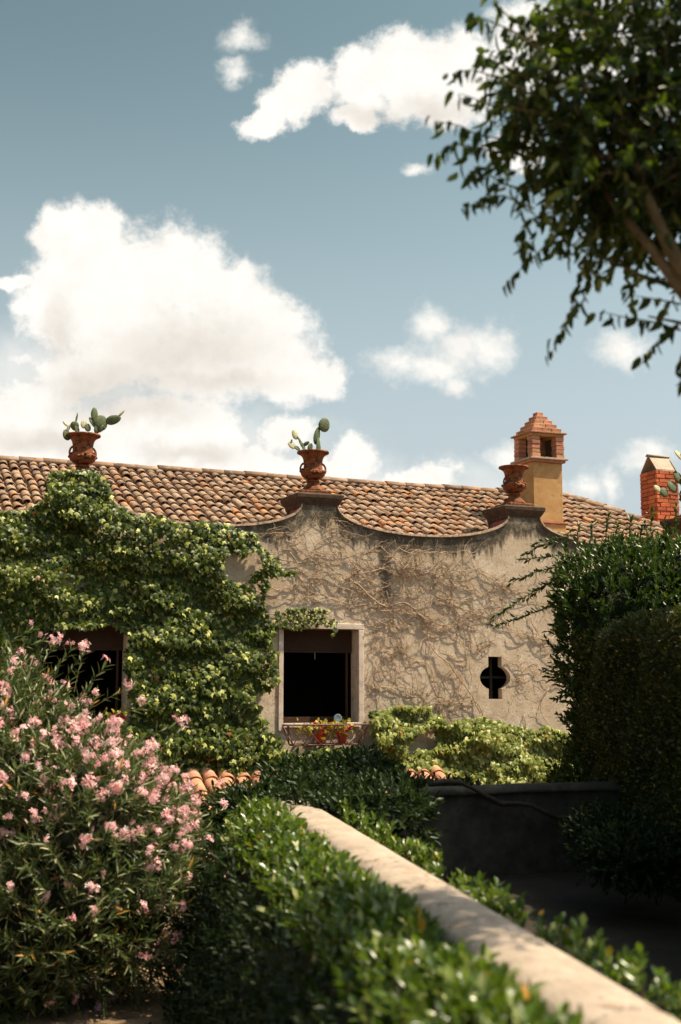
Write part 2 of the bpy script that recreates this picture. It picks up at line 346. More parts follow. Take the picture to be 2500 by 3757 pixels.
# value noise for shaping
def _h(i, j, k):
    q = np.sin(i * 127.1 + j * 311.7 + k * 74.7) * 43758.5453; return q - np.floor(q)
def vnoise(p):
    p = np.asarray(p, float); i = np.floor(p); f = p - i; f = f * f * (3 - 2 * f); r = 0
    for a in (0, 1):
        for b in (0, 1):
            for c in (0, 1):
                w = (f[..., 0] if a else 1 - f[..., 0]) * (f[..., 1] if b else 1 - f[..., 1]) * (f[..., 2] if c else 1 - f[..., 2])
                r = r + w * _h(i[..., 0] + a, i[..., 1] + b, i[..., 2] + c)
    return r
def fbm(p, o=4):
    p = np.asarray(p, float); r = 0; a = .5; t = 0
    for k in range(o): r = r + a * vnoise(p * 2 ** k + 17.3 * k); t += a; a *= .5
    return r / t
def inpoly(px, py, poly):
    px = np.asarray(px); py = np.asarray(py); r = np.zeros(px.shape, bool); n = len(poly)
    for i in range(n):
        x0, y0 = poly[i]; x1, y1 = poly[(i + 1) % n]
        c = ((y0 > py) != (y1 > py)) & (px < (x1 - x0) * (py - y0) / (y1 - y0 + 1e-12) + x0); r ^= c
    return r
def norm(a): return a / np.maximum(np.linalg.norm(a, axis=-1, keepdims=True), 1e-9)

# leaf shapes: x = width, y = length (tip), z = normal
def leaf_shape(w, fold=.12, curl=.15, wide=.42):
    v = [(0, 0, 0), (-w * .36, wide * .45, fold * w), (0, wide * .5, 0), (w * .36, wide * .45, fold * w), (-w * .5, wide + .1, fold * w - curl * .25), (0, wide + .12, -curl * .28), (w * .5, wide + .1, fold * w - curl * .25),
         (-w * .26, .8, fold * w * .6 - curl * .65), (w * .26, .8, fold * w * .6 - curl * .65), (0, 1, -curl)]
    f = [(0, 2, 1), (0, 3, 2), (1, 2, 5, 4), (2, 3, 6, 5), (4, 5, 9, 7), (5, 6, 8, 9)]
    return np.array(v, float), f
LF_OLE = leaf_shape(.17, .2, .12, .42); LF_TREE = leaf_shape(.46, .25, .28, .34); LF_LAU = leaf_shape(.40, .2, .15, .45); LF_PIT = leaf_shape(.46, .15, .12, .5)
LF_BOX = (np.array([(0, 0, 0), (-.3, .5, .06), (.3, .5, .06), (0, 1, -.05)], float), [(0, 2, 1), (1, 2, 3)])
LF_IVY = (np.array([(0, .3, .06), (0, 0, 0), (.34, .08, -.02), (.58, .42, -.06), (.24, .5, .0), (0, 1.0, -.12), (-.24, .5, .0), (-.58, .42, -.06), (-.34, .08, -.02)], float),
          [(0, 1, 2), (0, 2, 3), (0, 3, 4), (0, 4, 5), (0, 5, 6), (0, 6, 7), (0, 7, 8), (0, 8, 1)])
def flower_shape(np_=5):
    v = [(0, 0, 0)]; f = []
    for k in range(np_):
        a = k * 2 * math.pi / np_; d = .42
        for rr, aa_, zz_ in ((.55, a - d, .12), (.95, a - d * .75, .12), (1.0, a + d * .7, .2), (.55, a + d, .2)):
            v.append((rr * math.cos(aa_), rr * math.sin(aa_), zz_ + .08 * (k % 2)))
        b = 1 + 4 * k; f.append((0, b, b + 1, b + 2, b + 3))
    return np.array(v, float), f
FLOWER = flower_shape()

def frames(nrm, tip):
    y = norm(tip); x = norm(np.cross(y, nrm)); z = np.cross(x, y)
    return np.stack([x, y, z], -1)            # columns
def scatter_mesh(name, shape, pos, rot, sc, m, parent=None, kind=None, rvals=None):
    V, Fs = shape; n = len(pos); k = len(V); off = np.array(world_off(parent))
    co = np.einsum('nij,kj->nki', rot, V) * np.asarray(sc)[:, None, None] + pos[:, None, :] - off
    me = bpy.data.meshes.new(name); nl = sum(len(f) for f in Fs)
    me.vertices.add(n * k); me.loops.add(n * nl); me.polygons.add(n * len(Fs))
    me.vertices.foreach_set('co', co.astype(np.float32).ravel())
    li = np.concatenate([np.array(f) for f in Fs]); base = (np.arange(n) * k)[:, None]
    me.loops.foreach_set('vertex_index', (base + li[None]).astype(np.int32).ravel())
    ls = np.cumsum([0] + [len(f) for f in Fs[:-1]]); lt = np.array([len(f) for f in Fs])
    me.polygons.foreach_set('loop_start', ((np.arange(n) * nl)[:, None] + ls[None]).astype(np.int32).ravel())
    me.polygons.foreach_set('loop_total', np.tile(lt, n).astype(np.int32))
    me.polygons.foreach_set('use_smooth', np.ones(n * len(Fs), bool))
    me.update(calc_edges=True)
    at = me.attributes.new('rnd', 'FLOAT', 'POINT')
    rvals = rng.random(n) if rvals is None else rvals
    at.data.foreach_set('value', np.repeat(rvals, k).astype(np.float32))
    me.materials.append(m); o = bpy.data.objects.new(name, me); COL.objects.link(o); o.parent = parent
    return tag(o, None, None, None, kind)
_lm = {}
def leaf_mesh(key, shape, m):
    if key not in _lm:
        me = bpy.data.meshes.new(key); me.from_pydata([tuple(p) for p in shape[0]], [], shape[1]); me.materials.append(m)
        me.polygons.foreach_set('use_smooth', [True] * len(shape[1])); _lm[key] = me
    return _lm[key]
def proj(p):
    q = p - CAM; w = q @ fv; return CX + F * (q @ rv) / w, CY - F * (q @ uv) / w, w
def leaves(parent, key, shape, pos, rot, sc, m, single=300, part='leaf', mass='leaf_mass', bias=None):
    """the leaves that show largest are objects of their own, the rest one mass"""
    pos = np.asarray(pos); sc = np.asarray(sc)
    if single:
        u, v, w = proj(pos); s = sc / w * (np.abs(np.einsum('ni,ni->n', rot[:, :, 2], norm(CAM - pos))) + .2)
        s = s * ((u > 10) & (u < 2490) & (v > 10) & (v < 3747) & (w > 0))
        if bias is not None: s = s * bias
        idx = np.argsort(-s)[:single]
        me = leaf_mesh(key, shape, m)
        for i in idx:
            mw = Matrix(((*(rot[i, 0] * sc[i]), pos[i, 0]), (*(rot[i, 1] * sc[i]), pos[i, 1]), (*(rot[i, 2] * sc[i]), pos[i, 2]), (0, 0, 0, 1)))
            instance(me, part, parent, mw)
        keep = np.ones(len(pos), bool); keep[idx] = False
    else: keep = np.ones(len(pos), bool)
    scatter_mesh(mass, shape, pos[keep], rot[keep], sc[keep], m, parent, 'stuff')

def struct(o): o['kind'] = 'structure'; return o
# ================================================================== GROUND
gm = MB(); gm.add([(-600, -600, -1.1), (600, -600, -1.1), (600, 900, -1.1), (-600, 900, -1.1)], [(0, 1, 2, 3)])
struct(gm.build('garden_ground', M['earth']))
CN = np.array([2.24, 2.0]); CF = np.array([4.475, 12.1]); CD = (CF - CN) / np.linalg.norm(CF - CN); CP = np.array([CD[1], -CD[0]])   # run of the coped wall
tp = MB()
a, b_ = CN - CD * 8, CF
tp.rings([[(a[0], a[1], z), (40, a[1], z), (40, 12.4, z), (b_[0], 12.4, z)] for z in (-1.1, -.35)])
struct(tp.build('terrace_path', M['path']))

# ================================================================== VILLA
X0, X1 = -2.5, 16.6
villa = root('villa', 'old plastered villa with scalloped parapet, tiled roof and ivy-grown left half', 'house', (7.3, YF, -1.1))
# wall with real openings
def cross_outline():
    cx, cz = 10.41, 1.795; hw, hh, rr, ang = .125, .345, .235, R(33)
    pts = [(cx - hw, cz - hh), (cx + hw, cz - hh)]
    a0 = -math.acos(hw / rr) ; a0 = -math.atan2(math.sqrt(rr ** 2 - hw ** 2), hw)
    rx = .285; rz = .20
    arc = [k for k in np.linspace(-1, 1, 11)]
    z0 = rz * math.sqrt(1 - (hw / rx) ** 2)
    am = math.asin(z0 / rz)
    pts += [(cx + rx * math.cos(t * am), cz + rz * math.sin(t * am)) for t in arc]
    pts += [(cx + hw, cz + hh), (cx - hw, cz + hh)]
    pts += [(cx - rx * math.cos(t * am), cz - rz * math.sin(t * am)) for t in arc]
    return pts
WIN = [(3.03, 4.29, 1.10, 2.54), (6.71, 7.97, 1.10, 2.54)]
holes = [[(x0, z0), (x1, z0), (x1, z1), (x0, z1)] for x0, x1, z0, z1 in WIN] + [cross_outline()]
xs = sorted(set([X0, X1] + [c + s * d for c in PED for s in (-1, 1) for d in (.30, .33, .365, .40, .45, .5, .57, .64, .73, .82, .95, 1.08, 1.35, 1.6, 1.85) if X0 < c + s * d < X1]))
xs = [x for i, x in enumerate(xs) if i == 0 or x - xs[i - 1] > 1e-4]
outline = [(X0, -1.1), (X1, -1.1)] + [(x, top(x)) for x in reversed(xs)]
bm = bmesh.new(); loops = []
for lp in [outline] + holes:
    vs_ = [bm.verts.new((x, YF, z)) for x, z in lp]
    loops.append(vs_)
    for i in range(len(vs_)): bm.edges.new((vs_[i], vs_[(i + 1) % len(vs_)]))
bmesh.ops.triangle_fill(bm, use_beauty=True, use_dissolve=False, edges=bm.edges[:], normal=(0, -1, 0))
bm.verts.ensure_lookup_table(); fv_ = [v.co.copy() for v in bm.verts]; ff = [[v.index for v in f.verts] for f in bm.faces]; bm.verts.index_update()
ff = [[v.index for v in f.verts] for f in bm.faces]; bm.free()
wb = MB()
ff = [f if (Vector(fv_[f[1]]) - Vector(fv_[f[0]])).cross(Vector(fv_[f[2]]) - Vector(fv_[f[0]])).y < 0 else f[::-1] for f in ff]
wb.add(fv_, ff, 0)
for xa, xb in zip(xs[:-1], xs[1:]): wb.add([(xa, YF + WT, 3.7), (xb, YF + WT, 3.7), (xb, YF + WT, top(xb)), (xa, YF + WT, top(xa))], [(3, 2, 1, 0)])
for li, lp in enumerate([outline] + holes):
    n = len(lp)
    for i in range(n):
        (xa, za), (xb, zb) = lp[i], lp[(i + 1) % n]
        dp = (WT, .30, .30, .13)[li]
        quad = [(xa, YF, za), (xb, YF, zb), (xb, YF + dp, zb), (xa, YF + dp, za)]
        istop = li == 0 and za > 3 and zb > 3
        wb.add(quad, [(3, 2, 1, 0)] if li == 0 else [(0, 1, 2, 3)], 1 if istop else 0)
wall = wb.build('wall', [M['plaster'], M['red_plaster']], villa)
# thin rolled lip along the top edge of the parapet
lip = MB(); prof = []
for i, (x, d) in enumerate([(x, 0) for x in xs]):
    z = top(x); z2 = z
    prof.append([(x, YF - .035, z - .012), (x, YF - .028, z + .022), (x, YF + .06, z + .03), (x, YF + .06, z + .003), (x, YF - .003, z - .02)])
segs = []; cur = []
for x, p in zip(xs, prof):
    inside = any(abs(x - c) < .305 for c in PED)
    if inside:
        if cur: cur.append(p); segs.append(cur); cur = []
        cur = [p] if not inside or True else []
    else: cur.append(p)
if len(cur) > 1: segs.append(cur)
for s_ in segs:
    if len(s_) > 2: lip.rings(s_)
lip.build('parapet_lip', M['coping_edge'], villa)
for c in PED[1:]:
    pb = MB().box((c - .3, YF + WT, 3.9), (c + .3, YF + .70, 4.465)); pb.build('pedestal', M['plaster'], villa)
    cp = MB().square([(.315, 4.43), (.335, 4.465), (.335, 4.50), (.355, 4.53), (.385, 4.585), (.395, 4.60), (.40, 4.655), (.37, 4.675), (.28, 4.69)], (c, YF + .345, 0))
    cp.build('pedestal_cap', M['cap'], villa, bevel=.008)
# windows
for (x0, x1, z0, z1) in WIN:
    wf = MB().box((x0 - .075, YF - .03, z1), (x1 + .085, YF + .2, z1 + .09))
    fr = wf.build('window_frame', M['frame'], villa, bevel=.008)
    MB().box((x0 - .075, YF - .028, z0 - .12), (x0 + .004, YF + .2, z1 - .002)).build('jamb', M['frame'], fr, bevel=.008)
    MB().box((x1 - .004, YF - .028, z0 - .12), (x1 + .085, YF + .2, z1 - .002)).build('jamb', M['frame'], fr, bevel=.008)
    MB().box((x0 + .006, YF - .05, z0 - .07), (x1 - .006, YF + .30, z0)).build('sill', M['frame'], fr, bevel=.008)
    bl = MB().box((x0 + .01, YF + .26, z1 - .36), (x1 - .01, YF + .275, z1 - .005))
    for k in range(9): bl.box((x0 + .01, YF + .252, z1 - .36 + k * .04), (x1 - .01, YF + .262, z1 - .36 + k * .04 + .034))
    bo = bl.build('roller_blind', M['blind'], villa)
    MB().tube([((x0 + x1) / 2 - .01, YF + .24, z1 - .36), ((x0 + x1) / 2 - .01, YF + .24, z1 - .47)], .004, 5).build('pull_cord', M['frame'], bo)
    sh = MB().box((x1 - .085, YF + .30, z0 + .02), (x1 - .05, YF + .345, z1)).box((x0, YF + .30, z0 + .02), (x0 + .035, YF + .345, z1)).box((x0 + .035, YF + .302, z0 + .002), (x1 - .085, YF + .343, z0 + .085))
    sh.build('sash', M['wood'], villa, bevel=.006)
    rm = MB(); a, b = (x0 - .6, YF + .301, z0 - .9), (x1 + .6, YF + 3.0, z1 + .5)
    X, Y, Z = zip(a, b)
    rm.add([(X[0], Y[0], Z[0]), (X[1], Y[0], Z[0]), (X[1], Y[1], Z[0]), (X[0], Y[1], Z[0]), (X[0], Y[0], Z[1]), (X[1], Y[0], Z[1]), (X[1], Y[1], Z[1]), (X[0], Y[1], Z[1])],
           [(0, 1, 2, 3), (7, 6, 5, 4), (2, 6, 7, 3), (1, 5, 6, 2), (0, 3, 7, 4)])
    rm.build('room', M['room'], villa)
cg = MB().box((10.385, YF + .135, 1.44), (10.43, YF + .165, 2.15)).box((10.11, YF + .137, 1.785), (10.384, YF + .163, 1.825)).box((10.431, YF + .137, 1.785), (10.71, YF + .163, 1.825))
cg.build('cross_grille', m_simple('black_iron', [(.012, .010, .008), (.025, .02, .016)], 25, .7), villa)
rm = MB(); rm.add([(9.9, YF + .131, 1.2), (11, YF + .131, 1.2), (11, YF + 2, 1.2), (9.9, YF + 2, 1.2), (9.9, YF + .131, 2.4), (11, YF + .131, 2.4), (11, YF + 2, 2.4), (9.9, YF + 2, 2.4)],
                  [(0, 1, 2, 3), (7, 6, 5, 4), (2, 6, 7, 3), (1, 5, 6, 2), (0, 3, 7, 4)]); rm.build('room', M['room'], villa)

# ---- roof
RY0, RZ0, RY1, RZ1 = 18.95, 4.03, 21.8, 5.40
HIP = [(13.95, RY1), (16.1, RY0 - .2)]
def hipx(y): return np.interp(y, [HIP[1][1], HIP[0][1]], [HIP[1][0], HIP[0][0]])
sl_ = math.atan2(RZ1 - RZ0, RY1 - RY0); SL = math.hypot(RZ1 - RZ0, RY1 - RY0)
rb = MB()
rb.add([(X0, RY0, RZ0 - .05), (hipx(RY0), RY0, RZ0 - .05), (HIP[0][0], RY1, RZ1 - .05), (X0, RY1, RZ1 - .05), (X0, RY1 + 3.2, RZ0 - .1), (HIP[0][0] + .6, RY1 + 3.2, RZ0 - .1), (17.6, RY0, RZ0 - .25), (17.6, RY1 + 3, RZ0 - .25)],
       [(0, 1, 2, 3), (3, 2, 5, 4), (1, 6, 7, 2), (2, 7, 5)])
roof = rb.build('roof', M['tile'], villa)
def tile_mesh(name, L=.44, r0=.098, r1=.078, th=.014, seg=7):
    v, f = [], []
    for (y, r) in ((0, r0), (L, r1)):
        for k in range(seg): a = math.pi * k / (seg - 1); v.append((-r * math.cos(a), y, r * math.sin(a) * .85))
        for k in range(seg): a = math.pi * k / (seg - 1); v.append((-(r - th) * math.cos(a), y, (r - th) * math.sin(a) * .85))
    n = seg
    for k in range(seg - 1):
        f.append((k, k + 1, 2 * n + k + 1, 2 * n + k)); f.append((n + k + 1, n + k, 3 * n + k, 3 * n + k + 1))
        f.append((k, n + k, n + k + 1, k + 1))
    f.append((0, 2 * n, 3 * n, n)); f.append((n - 1, 2 * n - 1, 4 * n - 1, 3 * n - 1))
    return np.array(v, float), f
TS = tile_mesh('t', .36, .080, .064, .013); TM = leaf_mesh('roof_tile', TS, M['tile'])
pt = MB()                                       # concave pan tiles between the covers
ROWS = 11; step_ = SL / ROWS; PW = .168
tp_, tr_ = [], []
slopeR = Matrix.Rotation(sl_, 3, 'X')
for i in range(int((16.3 - X0) / PW)):
    x = X0 + .1 + i * PW
    for j in range(ROWS):
        s0 = j * step_
        y, z = RY0 + s0 * math.cos(sl_), RZ0 + s0 * math.sin(sl_)
        if x > hipx(y) - .05: continue
        slip = random.random() < .05; jx = random.gauss(0, .02 if slip else .008)
        m3 = slopeR @ Matrix.Rotation(random.gauss(0, .03), 3, 'Z') @ Matrix.Rotation(R(-4.6) + random.gauss(0, .02), 3, 'X')
        tp_.append((x + jx, y - (random.uniform(.02, .07) if slip else 0) + random.gauss(0, .012), z + .022 + random.gauss(0, .006))); tr_.append(np.array(m3))
        # pan
        ring = []
        for (s1, w) in ((s0 - .03, .055), (s0 + step_ + .05, .07)):
            yy, z1 = RY0 + s1 * math.cos(sl_), RZ0 + s1 * math.sin(sl_) + (.028 if s1 < s0 else .002)
            ring.append([(x + PW / 2 + w * q, yy, z1 - .035 + .05 * q * q) for q in (-1, -.5, 0, .5, 1)])
        pt.rings(ring, False, 0, False)
pt.build('pan_tile_bed', M['tile'], roof, kind='stuff')
tp_, tr_ = np.array(tp_), np.array(tr_)
leaves(roof, 'roof_tile', TS, tp_, tr_, np.ones(len(tp_)), M['tile'], 300, 'roof_tile', 'roof_tile_field')
# ridge tiles and hip tiles
RT = tile_mesh('r', .46, .135, .115, .016, 8); RM = leaf_mesh('ridge_tile', RT, M['tile'])
x = X0
while x < HIP[0][0] - .1:
    mw = Matrix.Translation((x, RY1, RZ1 - .005 + random.gauss(0, .006))) @ Matrix.Rotation(R(-90) + random.gauss(0, .02), 4, 'Z') @ Matrix.Rotation(R(1.5), 4, 'X')
    instance(RM, 'ridge_tile', roof, mw); x += .40
pA, pB = Vector((HIP[0][0], HIP[0][1], RZ1)), Vector((HIP[1][0], HIP[1][1], RZ0 - .1)); dh = (pA - pB); nh = int(dh.length / .40)
for k in range(nh):
    p = pB + dh * (k / nh)
    q = dh.to_track_quat('Y', 'Z').to_matrix().to_4x4()
    instance(RM, 'ridge_tile', roof, Matrix.Translation(p + Vector((0, 0, .02 + random.gauss(0, .008)))) @ q @ Matrix.Rotation(R(-2), 4, 'X'))

# ================================================================== CHIMNEYS
def brick_mesh(key, lx, ly, lz, m):
    if key in _lm: return _lm[key]
    bm = bmesh.new(); bmesh.ops.create_cube(bm, size=1)
    for v in bm.verts: v.co = Vector((v.co.x * lx, v.co.y * ly, v.co.z * lz)) + Vector([random.uniform(-.003, .003) for _ in range(3)])
    bmesh.ops.bevel(bm, geom=bm.edges[:], offset=.005, segments=1, affect='EDGES')
    me = bpy.data.meshes.new(key); bm.to_mesh(me); bm.free(); me.materials.append(m); _lm[key] = me; return me
# ochre chimney with a brick lantern
cx0, cx1, cy0 = 11.81, 12.42, 19.6; cy1 = cy0 + .58; ccx, ccy = (cx0 + cx1) / 2, (cy0 + cy1) / 2
och = root('ochre_chimney', 'ochre rendered chimney with open brick lantern and stepped brick pyramid top', 'chimney', (ccx, ccy, 4.2))
MB().box((cx0, cy0, 4.58), (cx1, cy1, 5.655)).build('shaft', M['ochre'], och, bevel=.012)
MB().box((cx0 - .012, cy0 - .012, 4.0), (cx1 + .05, cy1 + .03, 4.545)).build('base', M['ochre'], och, bevel=.012)
MB().box((cx0 - .03, cy0 - .035, 4.545), (cx1 + .075, cy1 + .05, 4.58)).build('ledge', M['brick_pink'], och, bevel=.006)
MB().box((cx0 - .045, cy0 - .045, 5.655), (cx1 + .045, cy1 + .045, 5.70)).build('cornice', M['brick_pink'], och, bevel=.006)
MB().box((cx0 - .085, cy0 - .085, 5.70), (cx1 + .085, cy1 + .085, 5.735)).build('cornice', M['slab'], och, bevel=.006)
pw = .165; nb = 5; bh = .40 / nb
B1 = [brick_mesh('lantern_brick%d' % k, pw, pw, bh - .009, M['brick_pink']) for k in range(3)]
px0, px1, py0, py1 = cx0 - .03, cx1 + .03, cy0 - .03, cy1 + .03
for sx in (px0 + pw / 2, px1 - pw / 2):
    for sy in (py0 + pw / 2, py1 - pw / 2):
        MB().box((sx - pw / 2 + .012, sy - pw / 2 + .012, 5.735), (sx + pw / 2 - .012, sy + pw / 2 - .012, 6.135)).build('mortar', M['mortar_pale'], och)
        for k in range(nb):
            instance(random.choice(B1), 'brick', och, Matrix.Translation((sx + random.gauss(0, .004), sy + random.gauss(0, .004), 5.735 + (k + .5) * bh)) @ Matrix.Rotation(random.gauss(0, .02) + random.choice((0, R(90), R(180))), 4, 'Z'))
MB().box((px0 + pw - .01, py1 - .09, 5.737), (px1 - pw - .07, py1 - .05, 6.137)).build('back_panel', M['mortar'], och)
MB().box((px1 - .09, py0 + pw - .01, 5.737), (px1 - .05, py1 - pw + .01, 6.137)).build('side_panel', M['mortar'], och)
lt = MB()
lt.box((px0, py0, 6.137), (px1, py0 + .13, 6.18)).box((px0, py1 - .13, 6.137), (px1, py1, 6.18)).box((px0, py0 + .13, 6.137), (px0 + .13, py1 - .13, 6.18)).box((px1 - .13, py0 + .13, 6.137), (px1, py1 - .13, 6.18))
lt.build('lintel', M['ochre'], och, bevel=.005)
MB().box((px0 - .045, py0 - .045, 6.18), (px1 + .045, py1 + .045, 6.21)).build('cornice', M['brick_pink'], och, bevel=.006)
for k in range(5):
    s_ = .93 - k * .175; hx, hy = (px1 - px0) / 2 * s_ - .004, (py1 - py0) / 2 * s_ - .004; z = 6.21 + k * .083
    MB().box((ccx - hx + .02, ccy - hy + .02, z), (ccx + hx - .02, ccy + hy - .02, z + .081)).build('mortar', M['mortar_pale'], och)
    for axis in (0, 1):
        for sgn in (-1, 1):
            L = (hx if axis == 0 else hy - .07) * 2; n = max(1, round(L / .24)); bl = L / n
            if L < .04: continue
            for q in range(n):
                t = -L / 2 + (q + .5) * bl
                me = brick_mesh('pyr%d_%d_%d' % (k, axis, q % 2), bl - .008, .07, .075, M['brick_pink'])
                loc = (ccx + t, ccy + sgn * (hy - .035), z + .0415) if axis == 0 else (ccx + sgn * (hx - .035), ccy + t, z + .0415)
                instance(me, 'brick', och, Matrix.Translation(loc) @ Matrix.Rotation(0 if axis == 0 else R(90), 4, 'Z') @ Matrix.Rotation(random.gauss(0, .015), 4, 'Z'))
# red brick chimney
rx0, rx1, ry0 = 15.5, 16.04, 21.0; ry1 = ry0 + .56; rz0, rz1 = 4.72, 5.965
rc = root('brick_chimney', 'red brick chimney with a little gabled slab cap behind the hedge', 'chimney', ((rx0 + rx1) / 2, (ry0 + ry1) / 2, 4.2))
MB().box((rx0 + .014, ry0 + .014, 4.2), (rx1 - .014, ry1 - .014, rz1 - .004)).build('mortar', M['mortar'], rc)
MB().box((rx0 - .05, ry0 - .05, 4.2), (rx1 + .05, ry1 + .05, rz0 - .0)).build('flashing', M['brick'], rc, bevel=.02)
nc = 15; ch = (rz1 - rz0) / nc; bw = .07
for k in range(nc):
    z = rz0 + (k + .5) * ch; odd = k % 2
    for axis in (0, 1):
        lo, hi = ((rx0, rx1), (ry0, ry1))[axis]
        full = (axis == 0) == bool(odd)                 # this side owns the corners on alternate courses
        a, b = (lo, hi) if full else (lo + bw + .008, hi - bw - .008)
        cuts = [a, a + (b - a) * (.52 if full else .5), b] if full else [a, a + (b - a) * .62, b]
        if full and k % 4 == 1: cuts = [a, a + (b - a) * .40, b]
        for side in (0, 1):
            for q in range(len(cuts) - 1):
                L = cuts[q + 1] - cuts[q] - .010; c = (cuts[q] + cuts[q + 1]) / 2
                me = brick_mesh('cb%.3f' % L, L, bw, ch - .013, M['brick'])
                off = random.gauss(0, .0035)
                if axis == 0: loc = (c, (ry0 + bw / 2 if side == 0 else ry1 - bw / 2) + off, z)
                else: loc = ((rx0 + bw / 2 if side == 0 else rx1 - bw / 2) + off, c, z)
                instance(me, 'brick', rc, Matrix.Translation(loc) @ Matrix.Rotation(0 if axis == 0 else R(90), 4, 'Z') @ Matrix.Rotation(random.gauss(0, .008), 4, 'Y'))
yc = (ry0 + ry1) / 2; hz = .32
for sgn in (-1, 1):
    yb = yc + sgn * .26; th = .022
    MB().rings([[(X, yb, rz1 + .002), (X, yb - sgn * .001, rz1 + .002 + th), (X, yc + sgn * .004, rz1 + hz + th), (X, yc + sgn * .004, rz1 + hz)] for X in (rx0 + .02, rx1 - .03)]).build('cap_slab', M['slab'], rc)
instance(leaf_mesh('chimney_ridge', tile_mesh('c', .52, .06, .052, .014), M['slab']), 'cap_ridge', rc, Matrix.Translation((rx0 + .0, yc, rz1 + hz - .008)) @ Matrix.Rotation(R(-90), 4, 'Z'))

# ================================================================== URNS
def make_urn(c, label):
    u = root('urn', label, 'urn', c, 'terracotta urns on the parapet')
    MB().square([(.225, 0), (.235, .008), (.235, .045), (.22, .055)], c).build('plinth', M['urn'], u, bevel=.006)
    ft = [(.185, .055), (.192, .07), (.185, .088), (.165, .094), (.168, .105), (.15, .115), (.125, .135), (.10, .165), (.088, .19), (.085, .198)]
    MB().lathe(ft, c, 32, fn=lambda a, z: 1 + .035 * math.cos(16 * a) * (z > .12)).build('foot', M['urn'], u, True)
    MB().lathe([(.085, .197), (.102, .203), (.108, .215), (.10, .228), (.07, .234), (.066, .245)], c, 32).build('knop', M['urn'], u, True)
    bd = [(.066, .244), (.10, .25), (.145, .272), (.178, .305), (.192, .345), (.19, .372), (.178, .378), (.160, .384), (.152, .40), (.146, .45), (.147, .50), (.155, .55), (.172, .59), (.20, .617), (.232, .632), (.25, .64), (.253, .655), (.247, .668), (.228, .672), (.215, .662), (.15, .60), (.02, .58)]
    MB().lathe(bd, c, 40, fn=lambda a, z: 1 + (.03 * abs(math.sin(10 * a)) if .25 < z < .36 else 0)).build('bowl', M['urn'], u, True)
    MB().lathe([(.19, .628), (.10, .64), (.0, .645)], c, 20).build('soil', M['soil'], u)
    for s in (-1, 1):
        pts = [(c[0] + s * (.14 + .062 * math.sin(t) - (.0 if t < 2 else 0)), c[1], c[2] + .42 + .085 * math.cos(t) * 1.0 - .02) for t in np.linspace(.15, math.pi - .1, 12)]
        pts = [(c[0] + s * .138, c[1], c[2] + .49)] + pts + [(c[0] + s * .165, c[1], c[2] + .33)]
        MB().tube(pts, [.018] * 3 + [.016] * (len(pts) - 5) + [.022] * 2, 8).build('handle', M['urn'], u, True)
    u.scale = (1.03, 1.03, 1.07); u.rotation_euler = (0, 0, (c[0] * 3.7) % .5 - .25)
    rr = random.Random(int(c[0] * 100))
    for k in range(16):                        # modelled masks and scrolls on the belly
        a = -math.pi * .5 + (k - 7.5) * .28 + rr.uniform(-.05, .05); z = .345 + rr.uniform(-.02, .05); r = .19 if z < .375 else .165
        MB().lathe([(.004, -.022), (.02, -.012), (.026, .004), (.018, .018), (.003, .024)], (c[0] + r * math.cos(a), c[1] + r * math.sin(a), c[2] + z), 8).build('relief', M['urn'], u, True)
    return u
UZ = 4.685
URN_LBL = {3.61: 'dark terracotta urn with ring handles above the ivy-covered pedestal', 7.31: 'terracotta urn with ring handles on the bare pedestal above the middle window',
           11.01: 'terracotta urn without cactus standing in front of the ochre chimney', 14.71: 'terracotta urn at right edge beside the brick chimney'}
for c in PED[1:]: make_urn((c + .02, YF + .345, UZ), URN_LBL[c])

# ================================================================== CACTI
def pad(mb, c, a, w, h, t, face):
    """a flat oval joint: long axis at angle a in the facade plane, turned by face about it"""
    ax = Vector((math.sin(a), 0, math.cos(a))); nn = Vector((math.cos(a) * math.sin(face), -math.cos(face), -math.sin(a) * math.sin(face)))
    sx = ax.cross(nn); rs = []; N = 12
    for i, th in enumerate(np.linspace(.04, math.pi - .04, 9)):
        k = math.cos(th); r = math.sin(th) * (1 - .12 * (-k))
        rs.append([Vector(c) - ax * (k * h) + (sx * math.cos(q) * w * r + nn * math.sin(q) * t * r) for q in np.linspace(0, 2 * math.pi, N, endpoint=False)])
    mb.rings(rs)
def spines(c, a, w, h, n=26):
    mb = MB()
    for k in range(n):
        q = random.uniform(0, 2 * math.pi); r = math.sqrt(random.uniform(.2, 1))
        p = Vector(c) + Vector((math.sin(a), 0, math.cos(a))) * (h * r * math.sin(q)) + Vector((math.cos(a), 0, -math.sin(a))) * (w * r * math.cos(q))
        d = Vector((random.uniform(-1, 1), -1, random.uniform(-.8, .8))).normalized() * .022
        s = Vector((.0016, 0, .0012)); mb.add([p - s + Vector((0, -.012, 0)), p + s + Vector((0, -.012, 0)), p + d + Vector((0, -.012, 0))], [(0, 1, 2)])
    return mb
def cactus(px, label, pads, base):
    o = root('prickly_pear', label, 'cactus', base, 'prickly pears in the parapet urns')
    for (u, v, w, h, ang, face, pale) in pads:
        p = atY(u, v, YF + .345); k = np.dot(p - CAM, fv) / F; mb = MB(); w *= 1.2; h *= 1.25; pad(mb, p, R(ang), w * k, h * k, max(.014, min(w, h) * k * .26), R(face))
        pp = mb.build('pad', M['cactus_pale' if pale else 'cactus'], o, True)
        spines(p, R(ang), w * k, h * k).build('spines', M['cactus_pale'], pp, kind='stuff')
z4 = lambda x, y: (1030 + x / 5.89, 1500 + y / 5.89)
z3 = lambda x, y: (200 + x / 5.226, 1450 + y / 5.226)
